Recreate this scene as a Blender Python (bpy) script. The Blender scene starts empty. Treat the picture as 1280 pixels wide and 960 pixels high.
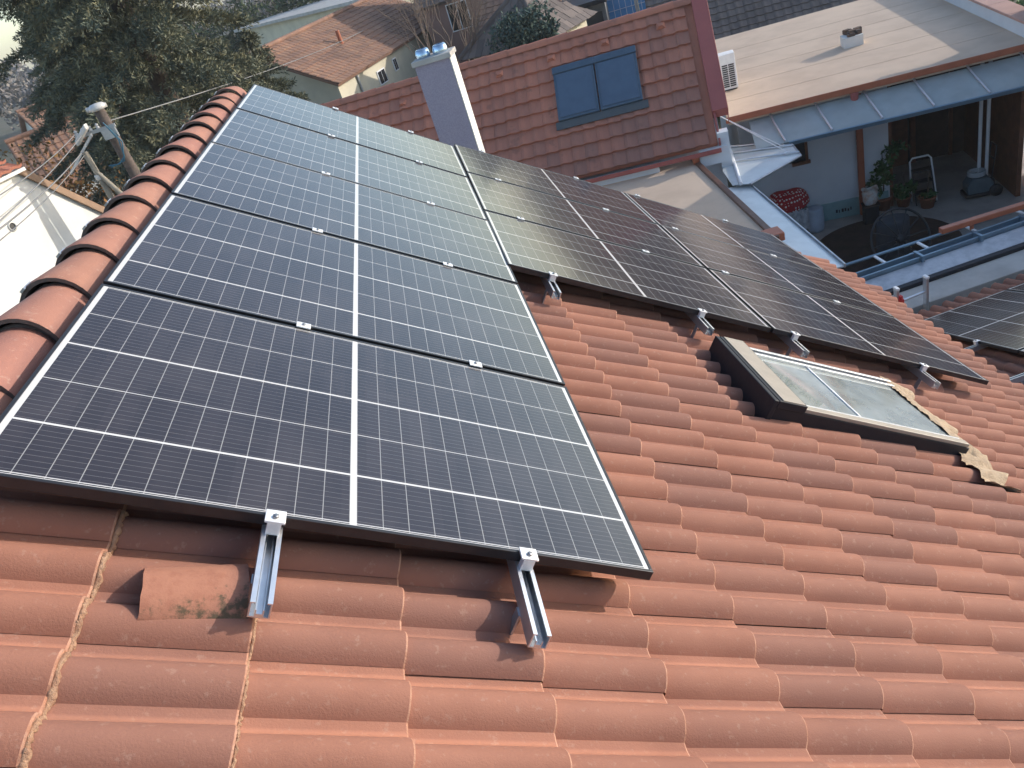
import bpy, math, random
import numpy as np
from mathutils import Vector, Matrix

random.seed(7); RNG = np.random.default_rng(11)
S = bpy.context.scene; COL = S.collection
R = math.radians
def V(*a): return Vector(a)
X, Y, Z = V(1,0,0), V(0,1,0), V(0,0,1)

# ------------------------------------------------------------------ materials
def nodes(name):
    m = bpy.data.materials.new(name); m.use_nodes = True
    nt = m.node_tree; b = nt.nodes['Principled BSDF']
    return m, nt, b
def N(nt, t, **kw):
    n = nt.nodes.new(t)
    for k, v in kw.items(): setattr(n, k, v)
    return n
def M_(nt, op, a, b=None, c=None):
    n = N(nt, 'ShaderNodeMath', operation=op)
    for i, v in enumerate((a, b, c)):
        if v is None: continue
        if isinstance(v, (int, float)): n.inputs[i].default_value = v
        else: nt.links.new(v, n.inputs[i])
    return n.outputs[0]
def mixc(nt, fac, a, b):
    n = N(nt, 'ShaderNodeMix', data_type='RGBA')
    for s, v in ((0, fac), (6, a), (7, b)):
        if isinstance(v, (int, float)): n.inputs[s].default_value = v
        elif isinstance(v, (tuple, list)): n.inputs[s].default_value = (*v[:3], 1)
        else: nt.links.new(v, n.inputs[s])
    return n.outputs[2]
def noise(nt, vec, scale, detail=4, rough=.6):
    n = N(nt, 'ShaderNodeTexNoise'); n.inputs['Scale'].default_value = scale
    n.inputs['Detail'].default_value = detail; n.inputs['Roughness'].default_value = rough
    nt.links.new(vec, n.inputs['Vector']); return n.outputs[0]
def ramp(nt, fac, lo, hi):
    n = N(nt, 'ShaderNodeMapRange'); n.interpolation_type = 'SMOOTHSTEP'
    nt.links.new(fac, n.inputs[0]); n.inputs[1].default_value = lo; n.inputs[2].default_value = hi
    return n.outputs[0]
def coords(nt): return N(nt, 'ShaderNodeTexCoord').outputs['Object']
def pmat(name, col, rough=.7, alt=None, ns=5., amt=.5, bump=0., bs=40., metal=0., tint=None, spec=.5, speck=None):
    m, nt, b = nodes(name)
    co = coords(nt)
    alt = alt or tuple(c*.72 for c in col)
    c = mixc(nt, M_(nt, 'MULTIPLY', ramp(nt, noise(nt, co, ns), .35, .68), amt), col, alt)
    if tint:
        at = N(nt, 'ShaderNodeAttribute', attribute_name='tint').outputs['Fac']
        c = mixc(nt, at, c, tint)
    if speck:
        c = mixc(nt, M_(nt, 'MULTIPLY', ramp(nt, noise(nt, co, speck[1], 3, .7), .58, .7), speck[2]), c, speck[0])
    nt.links.new(c, b.inputs['Base Color'])
    rr = M_(nt, 'ADD', M_(nt, 'MULTIPLY', noise(nt, co, ns*3), .25), rough-.12)
    nt.links.new(rr, b.inputs['Roughness'])
    b.inputs['Metallic'].default_value = metal
    b.inputs['Specular IOR Level'].default_value = spec
    if bump:
        bp = N(nt, 'ShaderNodeBump'); bp.inputs['Strength'].default_value = bump; bp.inputs['Distance'].default_value = .01
        nt.links.new(noise(nt, co, bs, 5, .65), bp.inputs['Height']); nt.links.new(bp.outputs[0], b.inputs['Normal'])
    return m

TILE = pmat('barrel_tile_clay', (.345,.16,.11), .87, (.285,.128,.088), 3., .8, .22, 170., tint=(.245,.122,.094), spec=.25, speck=((.47,.33,.26), 42., .22))
LIP = pmat('tile_worn_edge', (.45,.25,.175), .9, (.34,.16,.10), 30., .9, .4, 150.)
RIDGE = pmat('ridge_tile_clay', (.36,.18,.13), .78, (.30,.145,.105), 4., .7, .25, 140., tint=(.33,.15,.12), spec=.3, speck=((.5,.36,.29), 30., .3))
GASKET_SHADE = pmat('ridge_gasket_and_shade', (.11,.085,.075), .9, ns=30, bump=.6, bs=90)
UNDER = pmat('leak_blocking_underlay', (.05,.035,.03), .95)
MORTAR = pmat('mortar', (.47,.30,.20), .95, (.36,.2,.13), 40, .9, 1., 120)
MOSS = pmat('mossy_tile', (.42,.17,.10), .85, (.32,.12,.08), 6, .7, .5, 140., speck=((.10,.085,.045), 22., .0))
FRAME = pmat('anodised_black_frame', (.05,.05,.055), .38, ns=20, metal=.6)
ALU = pmat('aluminium', (.72,.73,.75), .36, (.6,.61,.63), 18, .6, metal=.85)
CLAMP = pmat('bare_aluminium_clamp', (.85,.85,.85), .42, ns=30, metal=.35)
STEEL = pmat('galvanised_steel', (.45,.47,.5), .42, (.33,.35,.38), 9, .8, metal=.75)
BOLT = pmat('steel_bolt', (.35,.35,.36), .35, metal=.9)
BACK = pmat('panel_backsheet', (.6,.6,.6), .6)
DARKMET = pmat('dark_grey_metal', (.012,.014,.021), .5, (.018,.019,.025), 12, .6, spec=.3)
TAUPE = pmat('taupe_metal', (.34,.30,.25), .5, (.28,.25,.21), 10, .6, metal=.1)
FOAM = pmat('sealing_foam', (.47,.36,.25), .95, (.38,.28,.19), 25, .9, 1., 70)
PLASTER_W = pmat('white_plaster', (.72,.71,.67), .9, (.62,.60,.55), 1.6, .7, .25, 120)
PLASTER_B = pmat('cool_white_plaster', (.66,.68,.70), .9, (.56,.58,.61), 1.2, .6, .2, 100)
PLINTH = pmat('blue_green_plinth', (.27,.42,.43), .85, (.20,.32,.33), 3, .8)
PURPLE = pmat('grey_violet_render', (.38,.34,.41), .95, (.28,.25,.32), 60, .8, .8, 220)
CONC = pmat('concrete', (.46,.44,.41), .9, (.34,.32,.30), 2.5, .8, .3, 60)
PAVE = pmat('terrace_paving', (.40,.37,.35), .85, (.28,.26,.24), 2., .8, .3, 50)
BITUMEN = pmat('mineral_roof_felt', (.62,.47,.35), .95, (.52,.39,.29), 1.3, .8, .35, 250)
RED_TILE = pmat('red_interlocking_tile', (.47,.185,.12), .8, (.38,.15,.10), 1.2, .8, .3, 60, tint=(.27,.135,.105), spec=.3, speck=((.15,.085,.07), 3.0, .4))
BROWN_TILE = pmat('old_brown_tile', (.30,.165,.11), .9, (.17,.10,.075), .8, .9, .8, 6, tint=(.36,.21,.13), speck=((.12,.08,.06), 3., .6))
GREY_TILE = pmat('weathered_grey_tile', (.14,.115,.105), .92, (.09,.075,.07), 1.5, .9, .5, 9, tint=(.2,.16,.14))
RED_MET = pmat('oxide_red_sheet_metal', (.36,.10,.085), .45, (.30,.085,.075), 3, .6, spec=.5)
ORANGE = pmat('orange_brown_gutter', (.42,.13,.065), .45, (.33,.10,.05), 5, .7)
BROWNMET = pmat('dark_brown_gutter', (.15,.075,.05), .5, (.10,.05,.035), 5, .7)
BLUEMET = pmat('blue_grey_metal', (.20,.29,.36), .35, (.16,.23,.30), 4, .7, metal=.55)
SLATEMET = pmat('slate_blue_metal', (.085,.125,.17), .4, (.065,.10,.14), 4, .7, metal=.3)
BLIND = pmat('blue_grey_blind', (.075,.115,.17), .42, (.06,.095,.145), 5, .6, spec=.5)
COWL = pmat('polished_steel_cowl', (.45,.58,.72), .22, metal=.9)
WOOD = pmat('varnished_brown_wood', (.20,.075,.035), .5, (.12,.045,.022), 6, .8)
DARKWOOD = pmat('dark_stained_wood', (.06,.035,.025), .6, (.035,.02,.015), 6, .8)
POLEWOOD = pmat('weathered_pole_wood', (.13,.10,.085), .9, (.075,.058,.05), 14, .9, .6, 60)
CONCPOLE = pmat('grey_concrete_pole', (.30,.27,.22), .9, (.21,.19,.155), 8, .8, .4, 60)
CERAMIC = pmat('grey_ceramic', (.55,.54,.52), .4)
CABLE = pmat('grey_cable', (.22,.22,.22), .7)
CABLE_B = pmat('teal_cable', (.03,.13,.2), .6)
WHITE = pmat('white_painted_metal', (.8,.8,.8), .45, ns=8, amt=.3)
CREAM = pmat('cream_plaster', (.62,.56,.42), .9, (.50,.45,.34), 1., .7, .2, 30)
BROWNROSE = pmat('brown_rose_plaster', (.28,.17,.14), .9, ns=1.)
GREYSHED = pmat('grey_boards', (.20,.20,.20), .85, (.12,.12,.12), 1.5, .8)
WINDARK = pmat('dark_window_glass', (.02,.022,.025), .12, spec=.6)
BLACKP = pmat('black_plastic', (.025,.026,.03), .5)
TEAL = pmat('teal_grey_plastic', (.10,.14,.16), .45, ns=8)
REDP = pmat('red_plastic', (.55,.03,.03), .45)
TERRA = pmat('terracotta', (.30,.11,.06), .85)
DECK = pmat('dark_brown_mat', (.07,.045,.035), .9, (.045,.03,.024), 4, .9, .6, 60)
TARP = pmat('dark_cover_cloth', (.06,.065,.075), .8, ns=6, bump=.4, bs=12)
GRASS = pmat('garden_ground', (.10,.10,.055), .95, (.16,.12,.08), .35, .9, .6, 3)
LAWN = pmat('lawn', (.10,.16,.05), .95, (.07,.11,.035), 2., .9)
PAPER = pmat('printed_paper_bag', (.68,.66,.62), .8, (.5,.3,.2), 9, .9)
BARK = pmat('bark', (.11,.08,.06), .95, (.06,.045,.035), 8, .9, .8, 30)
TWIG = pmat('bare_twigs', (.20,.15,.12), .95, ns=4)
def leafmat(name, col, alt, tint):
    m = pmat(name, col, .75, alt, .9, .9, tint=tint, spec=.2)
    b = m.node_tree.nodes['Principled BSDF']
    return m
SPRUCE = leafmat('spruce_needles', (.095,.12,.095), (.07,.092,.082), (.22,.21,.125))
BLUESPR = leafmat('blue_spruce_needles', (.05,.085,.075), (.03,.055,.055), (.09,.13,.10))
OCHRE = leafmat('autumn_leaves', (.22,.13,.045), (.14,.09,.04), (.34,.15,.05))
HEDGE = leafmat('hedge_leaves', (.045,.07,.035), (.03,.045,.028), (.09,.11,.045))
POTLEAF = leafmat('pot_plant_leaves', (.045,.10,.035), (.03,.07,.03), (.09,.16,.05))
FARWOOD = leafmat('far_bare_wood', (.20,.18,.17), (.15,.14,.14), (.26,.23,.20))

def sheet_mat(name, col, rough, trans):
    m, nt, b = nodes(name)
    co = coords(nt)
    nt.links.new(mixc(nt, ramp(nt, noise(nt, co, 1.6), .3, .7), col, tuple(c*.8 for c in col)), b.inputs['Base Color'])
    b.inputs['Roughness'].default_value = rough
    b.inputs['Transmission Weight'].default_value = trans
    b.inputs['IOR'].default_value = 1.2
    return m
POLY = sheet_mat('frosted_polycarbonate', (.66,.70,.70), .35, .25)
def thin_glass(name, tint):
    m, nt, b = nodes(name)
    out = nt.nodes['Material Output']
    tr = N(nt, 'ShaderNodeBsdfTransparent'); tr.inputs[0].default_value = (*tint, 1)
    gl = N(nt, 'ShaderNodeBsdfGlossy'); gl.inputs['Roughness'].default_value = .03
    fr = N(nt, 'ShaderNodeFresnel'); fr.inputs[0].default_value = 1.55
    mx = N(nt, 'ShaderNodeMixShader')
    nt.links.new(M_(nt, 'MULTIPLY', fr.outputs[0], 1.6), mx.inputs[0]); nt.links.new(tr.outputs[0], mx.inputs[1]); nt.links.new(gl.outputs[0], mx.inputs[2])
    mk = N(nt, 'ShaderNodeBsdfDiffuse'); mk.inputs[0].default_value = (.62,.68,.66,1)      # patchy milky layer mixed over the pane
    co = coords(nt); m2 = N(nt, 'ShaderNodeMixShader')
    nt.links.new(M_(nt, 'ADD', M_(nt, 'MULTIPLY', noise(nt, co, 5., 5, .65), .35), .12), m2.inputs[0]); nt.links.new(mx.outputs[0], m2.inputs[1]); nt.links.new(mk.outputs[0], m2.inputs[2])
    nt.links.new(m2.outputs[0], out.inputs[0]); return m
GLASS = thin_glass('roof_window_glass', (.86,.93,.91))

def panel_mat():
    m, nt, b = nodes('solar_cells_under_glass')
    uv = N(nt, 'ShaderNodeUVMap', uv_map='UVMap').outputs[0]
    sp = N(nt, 'ShaderNodeSeparateXYZ'); nt.links.new(uv, sp.inputs[0])
    u, v = sp.outputs[0], sp.outputs[1]
    L, W = 1.754, 1.096
    def per(x, off, pitch, w):       # 1 on lines of width w every pitch
        t = M_(nt, 'DIVIDE', M_(nt, 'SUBTRACT', x, off), pitch)
        fr = M_(nt, 'FRACT', M_(nt, 'ADD', t, .5))
        d = M_(nt, 'MULTIPLY', M_(nt, 'ABSOLUTE', M_(nt, 'SUBTRACT', fr, .5)), pitch)
        return M_(nt, 'LESS_THAN', d, w/2)
    def at(x, p, w): return M_(nt, 'LESS_THAN', M_(nt, 'ABSOLUTE', M_(nt, 'SUBTRACT', x, p)), w/2)
    cr = (W-.04)/5; cc = (L/2-.009-.024)/12
    half = M_(nt, 'ABSOLUTE', M_(nt, 'SUBTRACT', v, L/2))
    white = M_(nt, 'MULTIPLY', per(u, .02, cr, .0036), .85)
    for k in (2, 4): white = M_(nt, 'MAXIMUM', white, at(u, .02+k*cr, .008))
    white = M_(nt, 'MAXIMUM', white, M_(nt, 'LESS_THAN', half, .0092))
    white = M_(nt, 'MAXIMUM', white, M_(nt, 'GREATER_THAN', half, L/2-.026))
    white = M_(nt, 'MAXIMUM', white, M_(nt, 'LESS_THAN', u, .0145))
    white = M_(nt, 'MAXIMUM', white, M_(nt, 'GREATER_THAN', u, W-.0145))
    col = M_(nt, 'MULTIPLY', per(half, .009, cc, .0022), .48)
    bus = M_(nt, 'MULTIPLY', per(u, .02+cr/20, cr/10, .0010), .24)
    # cell id variation
    cu = M_(nt, 'FLOOR', M_(nt, 'DIVIDE', M_(nt, 'SUBTRACT', u, .02), cr))
    cv = M_(nt, 'FLOOR', M_(nt, 'DIVIDE', v, cc))
    cx = N(nt, 'ShaderNodeCombineXYZ'); nt.links.new(cu, cx.inputs[0]); nt.links.new(cv, cx.inputs[1])
    oi = N(nt, 'ShaderNodeObjectInfo'); nt.links.new(oi.outputs['Random'], cx.inputs[2])
    wn = N(nt, 'ShaderNodeTexWhiteNoise'); nt.links.new(cx.outputs[0], wn.inputs[0])
    base = mixc(nt, wn.outputs[0], (.0135,.012,.0185), (.020,.0175,.0245))
    line = M_(nt, 'MAXIMUM', white, M_(nt, 'MAXIMUM', col, bus))
    c = mixc(nt, line, base, (.55,.55,.55))
    # thin dust film
    co = coords(nt)
    st = N(nt, 'ShaderNodeMapping'); st.inputs['Scale'].default_value = (9, 1.3, 1); nt.links.new(co, st.inputs[0])
    du = M_(nt, 'ADD', M_(nt, 'MULTIPLY', ramp(nt, noise(nt, co, 2.2), .35, .75), .03), M_(nt, 'MULTIPLY', ramp(nt, noise(nt, st.outputs[0], 2.5, 5, .7), .5, .8), .03))
    du = M_(nt, 'ADD', du, M_(nt, 'MULTIPLY', ramp(nt, noise(nt, co, 34, 4, .75), .70, .82), .10))
    c = mixc(nt, M_(nt, 'ADD', du, .022), c, (.5,.45,.44))
    nt.links.new(c, b.inputs['Base Color'])
    nt.links.new(M_(nt, 'ADD', M_(nt, 'MULTIPLY', noise(nt, co, 3.), .05), .085), b.inputs['Roughness'])
    b.inputs['IOR'].default_value = 1.5
    b.inputs['Sheen Weight'].default_value = .03; b.inputs['Sheen Roughness'].default_value = .45
    return m
CELLS = panel_mat()

def dots_mat():
    m, nt, b = nodes('red_dotted_cloth')
    co = coords(nt)
    vo = N(nt, 'ShaderNodeTexVoronoi'); vo.inputs['Scale'].default_value = 17; vo.inputs['Randomness'].default_value = .25
    nt.links.new(co, vo.inputs['Vector'])
    c = mixc(nt, M_(nt, 'LESS_THAN', vo.outputs['Distance'], .33), (.40,.025,.03), (.75,.70,.68))
    nt.links.new(c, b.inputs['Base Color']); b.inputs['Roughness'].default_value = .9
    return m
DOTS = dots_mat()
def moss_mat():
    m, nt, b = nodes('clay_with_moss_edge')
    co = coords(nt); sp = N(nt, 'ShaderNodeSeparateXYZ'); nt.links.new(co, sp.inputs[0])
    base = mixc(nt, ramp(nt, noise(nt, co, 30), .4, .7), (.35,.155,.10), (.30,.125,.08))
    n = noise(nt, co, 38, 5, .7)
    edge = ramp(nt, M_(nt, 'ADD', M_(nt, 'MULTIPLY', sp.outputs[1], -4.2), M_(nt, 'MULTIPLY', sp.outputs[0], 1.3)), .05, .55)   # lower worn corner
    k = M_(nt, 'MULTIPLY', ramp(nt, M_(nt, 'ADD', n, M_(nt, 'MULTIPLY', edge, .36)), .70, .93), .92)
    nt.links.new(mixc(nt, k, base, (.075,.06,.035)), b.inputs['Base Color']); b.inputs['Roughness'].default_value = .9
    bp = N(nt, 'ShaderNodeBump'); bp.inputs['Strength'].default_value = .25; bp.inputs['Distance'].default_value = .006
    nt.links.new(noise(nt, co, 170), bp.inputs['Height']); nt.links.new(bp.outputs[0], b.inputs['Normal'])
    return m
MOSSTILE = moss_mat()

# ------------------------------------------------------------------ mesh builder
class MB:
    def __init__(s): s.v, s.f, s.m, s.t, s.sm = [], [], [], [], []; s.uv = None
    def add(s, vs, fs, mi=0, t=0., sm=False):
        o = len(s.v); s.v += [tuple(p) for p in vs]
        for f in fs: s.f.append(tuple(i+o for i in f)); s.m.append(mi); s.t.append(t); s.sm.append(sm)
    def box(s, F, a, b, mi=0, t=0.):
        O, ax, ay, az = F
        P = [O+ax*x+ay*y+az*z for z in (a[2], b[2]) for y in (a[1], b[1]) for x in (a[0], b[0])]
        s.add(P, [(0,2,3,1),(4,5,7,6),(0,1,5,4),(2,6,7,3),(0,4,6,2),(1,3,7,5)], mi, t)
        return s
    def prism(s, F, poly, z0, z1, mi=0):
        O, ax, ay, az = F; n = len(poly)
        P = [O+ax*x+ay*y+az*z0 for x, y in poly]+[O+ax*x+ay*y+az*z1 for x, y in poly]
        s.add(P, [tuple(range(n-1,-1,-1)), tuple(range(n, 2*n))]+[(i,(i+1)%n,n+(i+1)%n,n+i) for i in range(n)], mi)
        return s
    def tube(s, path, r, n=8, mi=0, cap=True, sm=True):
        path = [Vector(p) for p in path]; rs = r if isinstance(r, (list, tuple)) else [r]*len(path)
        d0 = (path[1]-path[0]).normalized(); a = d0.orthogonal().normalized(); vs = []
        for i, p in enumerate(path):
            d = (path[min(i+1, len(path)-1)]-path[max(i-1, 0)]).normalized()
            a = (a-d*a.dot(d)).normalized(); b = d.cross(a)
            vs += [p+(a*math.cos(2*math.pi*k/n)+b*math.sin(2*math.pi*k/n))*rs[i] for k in range(n)]
        fs = [(i*n+k, i*n+(k+1)%n, (i+1)*n+(k+1)%n, (i+1)*n+k) for i in range(len(path)-1) for k in range(n)]
        s.add(vs, fs, mi, 0., sm)
        if cap: s.add(vs[:n], [tuple(range(n-1,-1,-1))], mi); s.add(vs[-n:], [tuple(range(n))], mi)
        return s
    def lathe(s, O, prof, n=16, axis=Z, mi=0):
        a = axis.orthogonal().normalized(); b = axis.cross(a); vs = []
        for r, z in prof: vs += [O+axis*z+(a*math.cos(2*math.pi*k/n)+b*math.sin(2*math.pi*k/n))*r for k in range(n)]
        fs = [(i*n+k, i*n+(k+1)%n, (i+1)*n+(k+1)%n, (i+1)*n+k) for i in range(len(prof)-1) for k in range(n)]
        s.add(vs, fs, mi, 0., True)
        return s
    def build(s, name, mats, parent=None, local=False, bevel=0.):
        root = parent
        while root is not None and root.parent is not None: root = root.parent
        vs = s.v; org = None
        if root is not None and not local:
            inv = root.matrix_basis.inverted(); vs = [tuple(inv @ Vector(p)) for p in vs]
        me = bpy.data.meshes.new(name)
        if root is None and not local:
            a = np.array(vs); org = Vector((a[:,0].mean(), a[:,1].mean(), a[:,2].min())); vs = [tuple(Vector(p)-org) for p in vs]
        me.from_pydata(vs, [], s.f)
        mats = mats if isinstance(mats, (list, tuple)) else [mats]
        for mm in mats: me.materials.append(mm)
        me.polygons.foreach_set('material_index', s.m)
        me.polygons.foreach_set('use_smooth', s.sm)
        me.attributes.new('tint', 'FLOAT', 'FACE').data.foreach_set('value', s.t)
        if s.uv:
            l = me.uv_layers.new(name='UVMap')
            l.data.foreach_set('uv', [c for f in s.f for i in f for c in s.uv[i]])
        me.update()
        o = bpy.data.objects.new(name, me); COL.objects.link(o)
        if parent is not None: o.parent = parent
        elif org is not None: o.location = org
        if bevel:
            bv = o.modifiers.new('bevel', 'BEVEL'); bv.width = bevel; bv.segments = 2; bv.limit_method = 'ANGLE'; bv.angle_limit = R(40)
        return o
def tag(o, label=None, cat=None, group=None, kind=None):
    if label: o['label'] = label
    if cat: o['category'] = cat
    if group: o['group'] = group
    if kind: o['kind'] = kind
    return o
def empty(name, loc, label, cat, group=None, mat=None):
    o = bpy.data.objects.new(name, None); COL.objects.link(o); o.empty_display_size = .2
    o.matrix_basis = mat if mat is not None else Matrix.Translation(Vector(loc))
    return tag(o, label, cat, group)
def copy_tree(o, parent=None):
    c = o.copy(); COL.objects.link(c); c.parent = parent
    for ch in [x for x in bpy.data.objects if x.parent == o]: copy_tree(ch, c)
    return c
def WF(O=(0,0,0), ax=X, ay=Y, az=Z): return (Vector(O), ax, ay, az)
def MF(F):
    O, ax, ay, az = F
    m = Matrix.Identity(4)
    for i in range(3): m[i][0], m[i][1], m[i][2], m[i][3] = ax[i], ay[i], az[i], O[i]
    return m

# ------------------------------------------------------------------ frames (world: Y along the ridge, X down slope to the right)
T = R(35.6)
F1 = (V(0,0,0), Y.copy(), V(math.cos(T),0,-math.sin(T)), V(math.sin(T),0,math.cos(T)))       # u ridge, v down slope, h up
def P1(u, v, h): return F1[0]+F1[1]*u+F1[2]*v+F1[3]*h
A2M = [[0.008056,0.829207,-0.558883],[0.999771,-0.017765,-0.011945],[-0.019834,-0.558659,-0.829160]]
F2 = (V(1.42269,2.49219,-1.00466), V(*[r[0] for r in A2M]), V(*[r[1] for r in A2M]), -V(*[r[2] for r in A2M]))
def P2(u, v, h): return F2[0]+F2[1]*u+F2[2]*v+F2[3]*h
p3 = V(.999,-.0243,.0386).normalized(); q3 = V(.035,.943,-.332); q3 = (q3-p3*q3.dot(p3)).normalized(); n3 = p3.cross(q3)
F3 = (V(5.523,3.613,-3.823), p3, q3, n3)
def P3(p, q, h): return F3[0]+F3[1]*p+F3[2]*q+F3[3]*h
az1 = R(107.7); e1 = V(math.sin(az1), math.cos(az1), 0); e2 = V(-e1.y, e1.x, 0)
G = -6.5
KINK = .03
def htile(v): return -.125+KINK*max(0, v-1.75)

# ------------------------------------------------------------------ barrel tile surface
EXPO, TW, AMP = .355, .30, .043
def profile():
    pts = []
    for b in (0, .15):
        for k in range(11):
            x = k/10; pts.append((b+.110*x, AMP*math.sin(math.pi*x)**.72-AMP))
        pts += [(b+.110, -AMP), (b+.110+.02, -AMP-.002), (b+.15, -AMP), (b+.15, -AMP)] if b == 0 else [(b+.110, -AMP), (b+.13, -AMP-.002), (.306, -AMP-.003)]
    return pts
PROF = profile()
def tiles(mb, PF, hf, u0, ncol, v0, ncourse, vend=None, hole=None, seed=1, keep=None):
    rr = random.Random(seed)
    for j in range(ncourse):
        for i in range(ncol):
            uc = u0+i*TW; va = v0+j*EXPO-.03; vb = v0+(j+1)*EXPO+rr.gauss(0, .0035)
            if vend:
                e = vend(uc+.15)
                if va > e-.08: continue
                vb = min(vb, e+rr.gauss(0, .012))
            if keep and not keep(uc, va): continue
            du = rr.gauss(0, .0018); dh = rr.gauss(0, .0012); tilt = rr.gauss(0, .0012)
            t = max(0, min(1, rr.random()**1.6*.95))
            hit = hole and any(hole(uc+q*.15, va+(vb-va)*w_, .12) for q in (0,1,2) for w_ in (0,.5,1))
            body = [(va+(vb-.0045-va)*q/24, -.004+.023*q/24) for q in range(25)] if hit else [(va, -.004), (vb-.0045, .019)]
            nb_ = len(body)-1
            rows = body+[(vb, .0168), (vb+.001, -.012)]
            vs = []
            for v, dz in rows:
                for k, (x, z) in enumerate(PROF):
                    vs.append(PF(uc+x+du, v+tilt*x*8, hf(v)+z+dz+dh))
            n = len(PROF)
            up = [(r*n+k, r*n+k+1, (r+1)*n+k+1, (r+1)*n+k) for r in range(nb_) for k in range(n-1) if PROF[k] != PROF[k+1]]
            lip = [(r*n+k, r*n+k+1, (r+1)*n+k+1, (r+1)*n+k) for r in (nb_, nb_+1) for k in range(n-1) if PROF[k] != PROF[k+1]]
            if hit:
                cen = lambda f: (uc+PROF[f[0] % n][0], rows[f[0]//n][0])
                up = [f for f in up if not hole(*cen(f), 0)]; lip = [f for f in lip if not hole(*cen(f), 0)]
            mb.add(vs, up, 0, t, True)
            mb.add(vs, lip, 1, t)
    return mb

VEND = [(-9, 6.1), (2, 6.1), (3.4, 6.15), (4.3, 6.2), (5.1, 6.3), (5.4, 6.05), (6.3, 5.75), (6.9, 5.5)]
def vend_main(u):
    for (a, va), (b, vb) in zip(VEND, VEND[1:]):
        if u <= b: return va+(vb-va)*(u-a)/(b-a)
    return VEND[-1][1]
# roof window footprint in the second array's frame -> main frame limits
WU0, WU1, WV0, WV1, WTOP = -1.05, -.31, 1.26, 2.50, -.045
def hole_window(u, v, m):
    c = P1(u, v, htile(v))-F2[0]
    a, b = c.dot(F2[1]), c.dot(F2[2])
    return WU0+.02-m < a < WU1-.02+m and WV0+.0-m < b < WV1-.02+m

house = empty('house', P1(0, 3, -5), 'house with terracotta barrel tile roof carrying the two large solar arrays in the foreground', 'house')
house.location.z = G
mb = MB(); tiles(mb, P1, htile, -6.0, 39, -.05+.02, 19, vend_main, hole_window, 3, lambda u, v: u < 5.2 or v > 4.6)
roof = mb.build('roof', [TILE, LIP], house)
# dark boards added under the tiles to block light leaks (near slope with its slight bend, far slope)
mb = MB(); off = -.075
def board(u0, u1, va, vb, hole=None):
    mb.box((P1(0,0,0), F1[1], (P1(0,vb,htile(vb))-P1(0,va,htile(va))).normalized(), F1[3]), (u0, 0, 0), (u0, 0, 0)) if False else None
for va, vb, ua, ub in ((-.2, 1.75, -6, 5.38), (1.75, 3.1, -6, 5.38), (4.16, 5.45, -6, 5.6), (5.45, 6.0, -6, 5.5), (3.1, 4.16, -6, 1.5), (3.1, 4.16, 2.1, 5.38)):
    A, B = P1(0, va, htile(va)+off-.03), P1(0, vb, htile(vb)+off-.03)
    d = (B-A); L = d.length; d.normalize(); n = d.cross(F1[1]); n = n if n.z > 0 else -n
    mb.box((A, F1[1], d, n), (ua, -.002, -.04), (ub, L+.002, 0))
mb.build('light_leak_boarding', UNDER, house)
# far slope
F1b = (P1(0, -.19, -.125), Y.copy(), V(-math.cos(T),0,-math.sin(T)), V(-math.sin(T),0,math.cos(T)))
def P1b(u, v, h): return F1b[0]+F1b[1]*u+F1b[2]*v+F1b[3]*h
mb = MB(); tiles(mb, P1b, lambda v: -.002, -6.0, 38, 0.02, 9, None, None, 5)
mb.box(F1b, (-6, -.05, -.14), (5.4, 3.4, -.09), 0)
tag(mb.build('rear_roof_slope', [TILE, LIP], house))
# walls
mb = MB(); ap = P1(0,-.19,-.35)
mb.prism((V(0,-5.6,0), X, Z, Y), [(-3.0,G),(4.55,G),(4.55,-3.75),(ap.x,ap.z),(-3.0,-2.6)], 0, 11.2)
mb.build('wall', PLASTER_W, house)
# ridge tiles along the crest (sub-parts of the roof)
rc = P1(0, -.16, -.125); rc = V(rc.x-.005, 0, rc.z-.075)
def ridge_mesh():
    mb = MB(); n = 16; L = .40; th = .02
    ang = [R(-12+204*k/n) for k in range(n+1)]
    def ring(y, r, dz): return [V(math.cos(a)*r, y, math.sin(a)*r*1.05+dz) for a in ang]
    rows = [ring(0, .131, .014), ring(.012, .134, .014), ring(.06, .131, .012), ring(L, .114, -.006)]
    vs = [p for r in rows for p in r]; k1 = n+1
    mb.add(vs, [(r*k1+k, r*k1+k+1, (r+1)*k1+k+1, (r+1)*k1+k) for r in range(3) for k in range(n)], 0, 0, True)
    a, b = ring(0, .131, .014), ring(0, .118, .014)
    mb.add(a+b, [(k, k+1, k1+k+1, k1+k) for k in range(n)], 1)
    c = ring(L, .095, -.006); mb.add(b+c, [(k, k+1, k1+k+1, k1+k) for k in range(n)], 1)  # end and inner faces in dark gasket colour, overlap shade painted in
    return mb
rnd = random.Random(4)
RJ0 = .79-.345*18
for k in range(34):
    y = RJ0+k*.3455
    if y > 5.5: break
    mb = ridge_mesh(); t = rnd.random()
    M = Matrix.Translation(V(rc.x+rnd.gauss(0,.003), y+rnd.gauss(0,.004), rc.z+rnd.gauss(0,.002))) @ Matrix.Rotation(rnd.gauss(0,.012), 4, 'Z')
    # dark gasket roll + small clip at the overlap
    mb.tube([V(math.cos(R(a))*.108, .03, math.sin(R(a))*.111+.0) for a in range(-5, 186, 14)], .012, 6, 1)
    mb.box((V(math.cos(R(118))*.134, 0, math.sin(R(118))*.137+.016), V(-math.sin(R(118)),0,math.cos(R(118))), Y, V(math.cos(R(118)),0,math.sin(R(118)))), (-.011,-.012,-.004), (.011,.05,.004), 2)
    mb.v = [tuple(M @ Vector(p)) for p in mb.v]; mb.t = [t*.7]*len(mb.f)
    mb.build('ridge_tile', [RIDGE, GASKET_SHADE, STEEL], roof)
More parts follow.
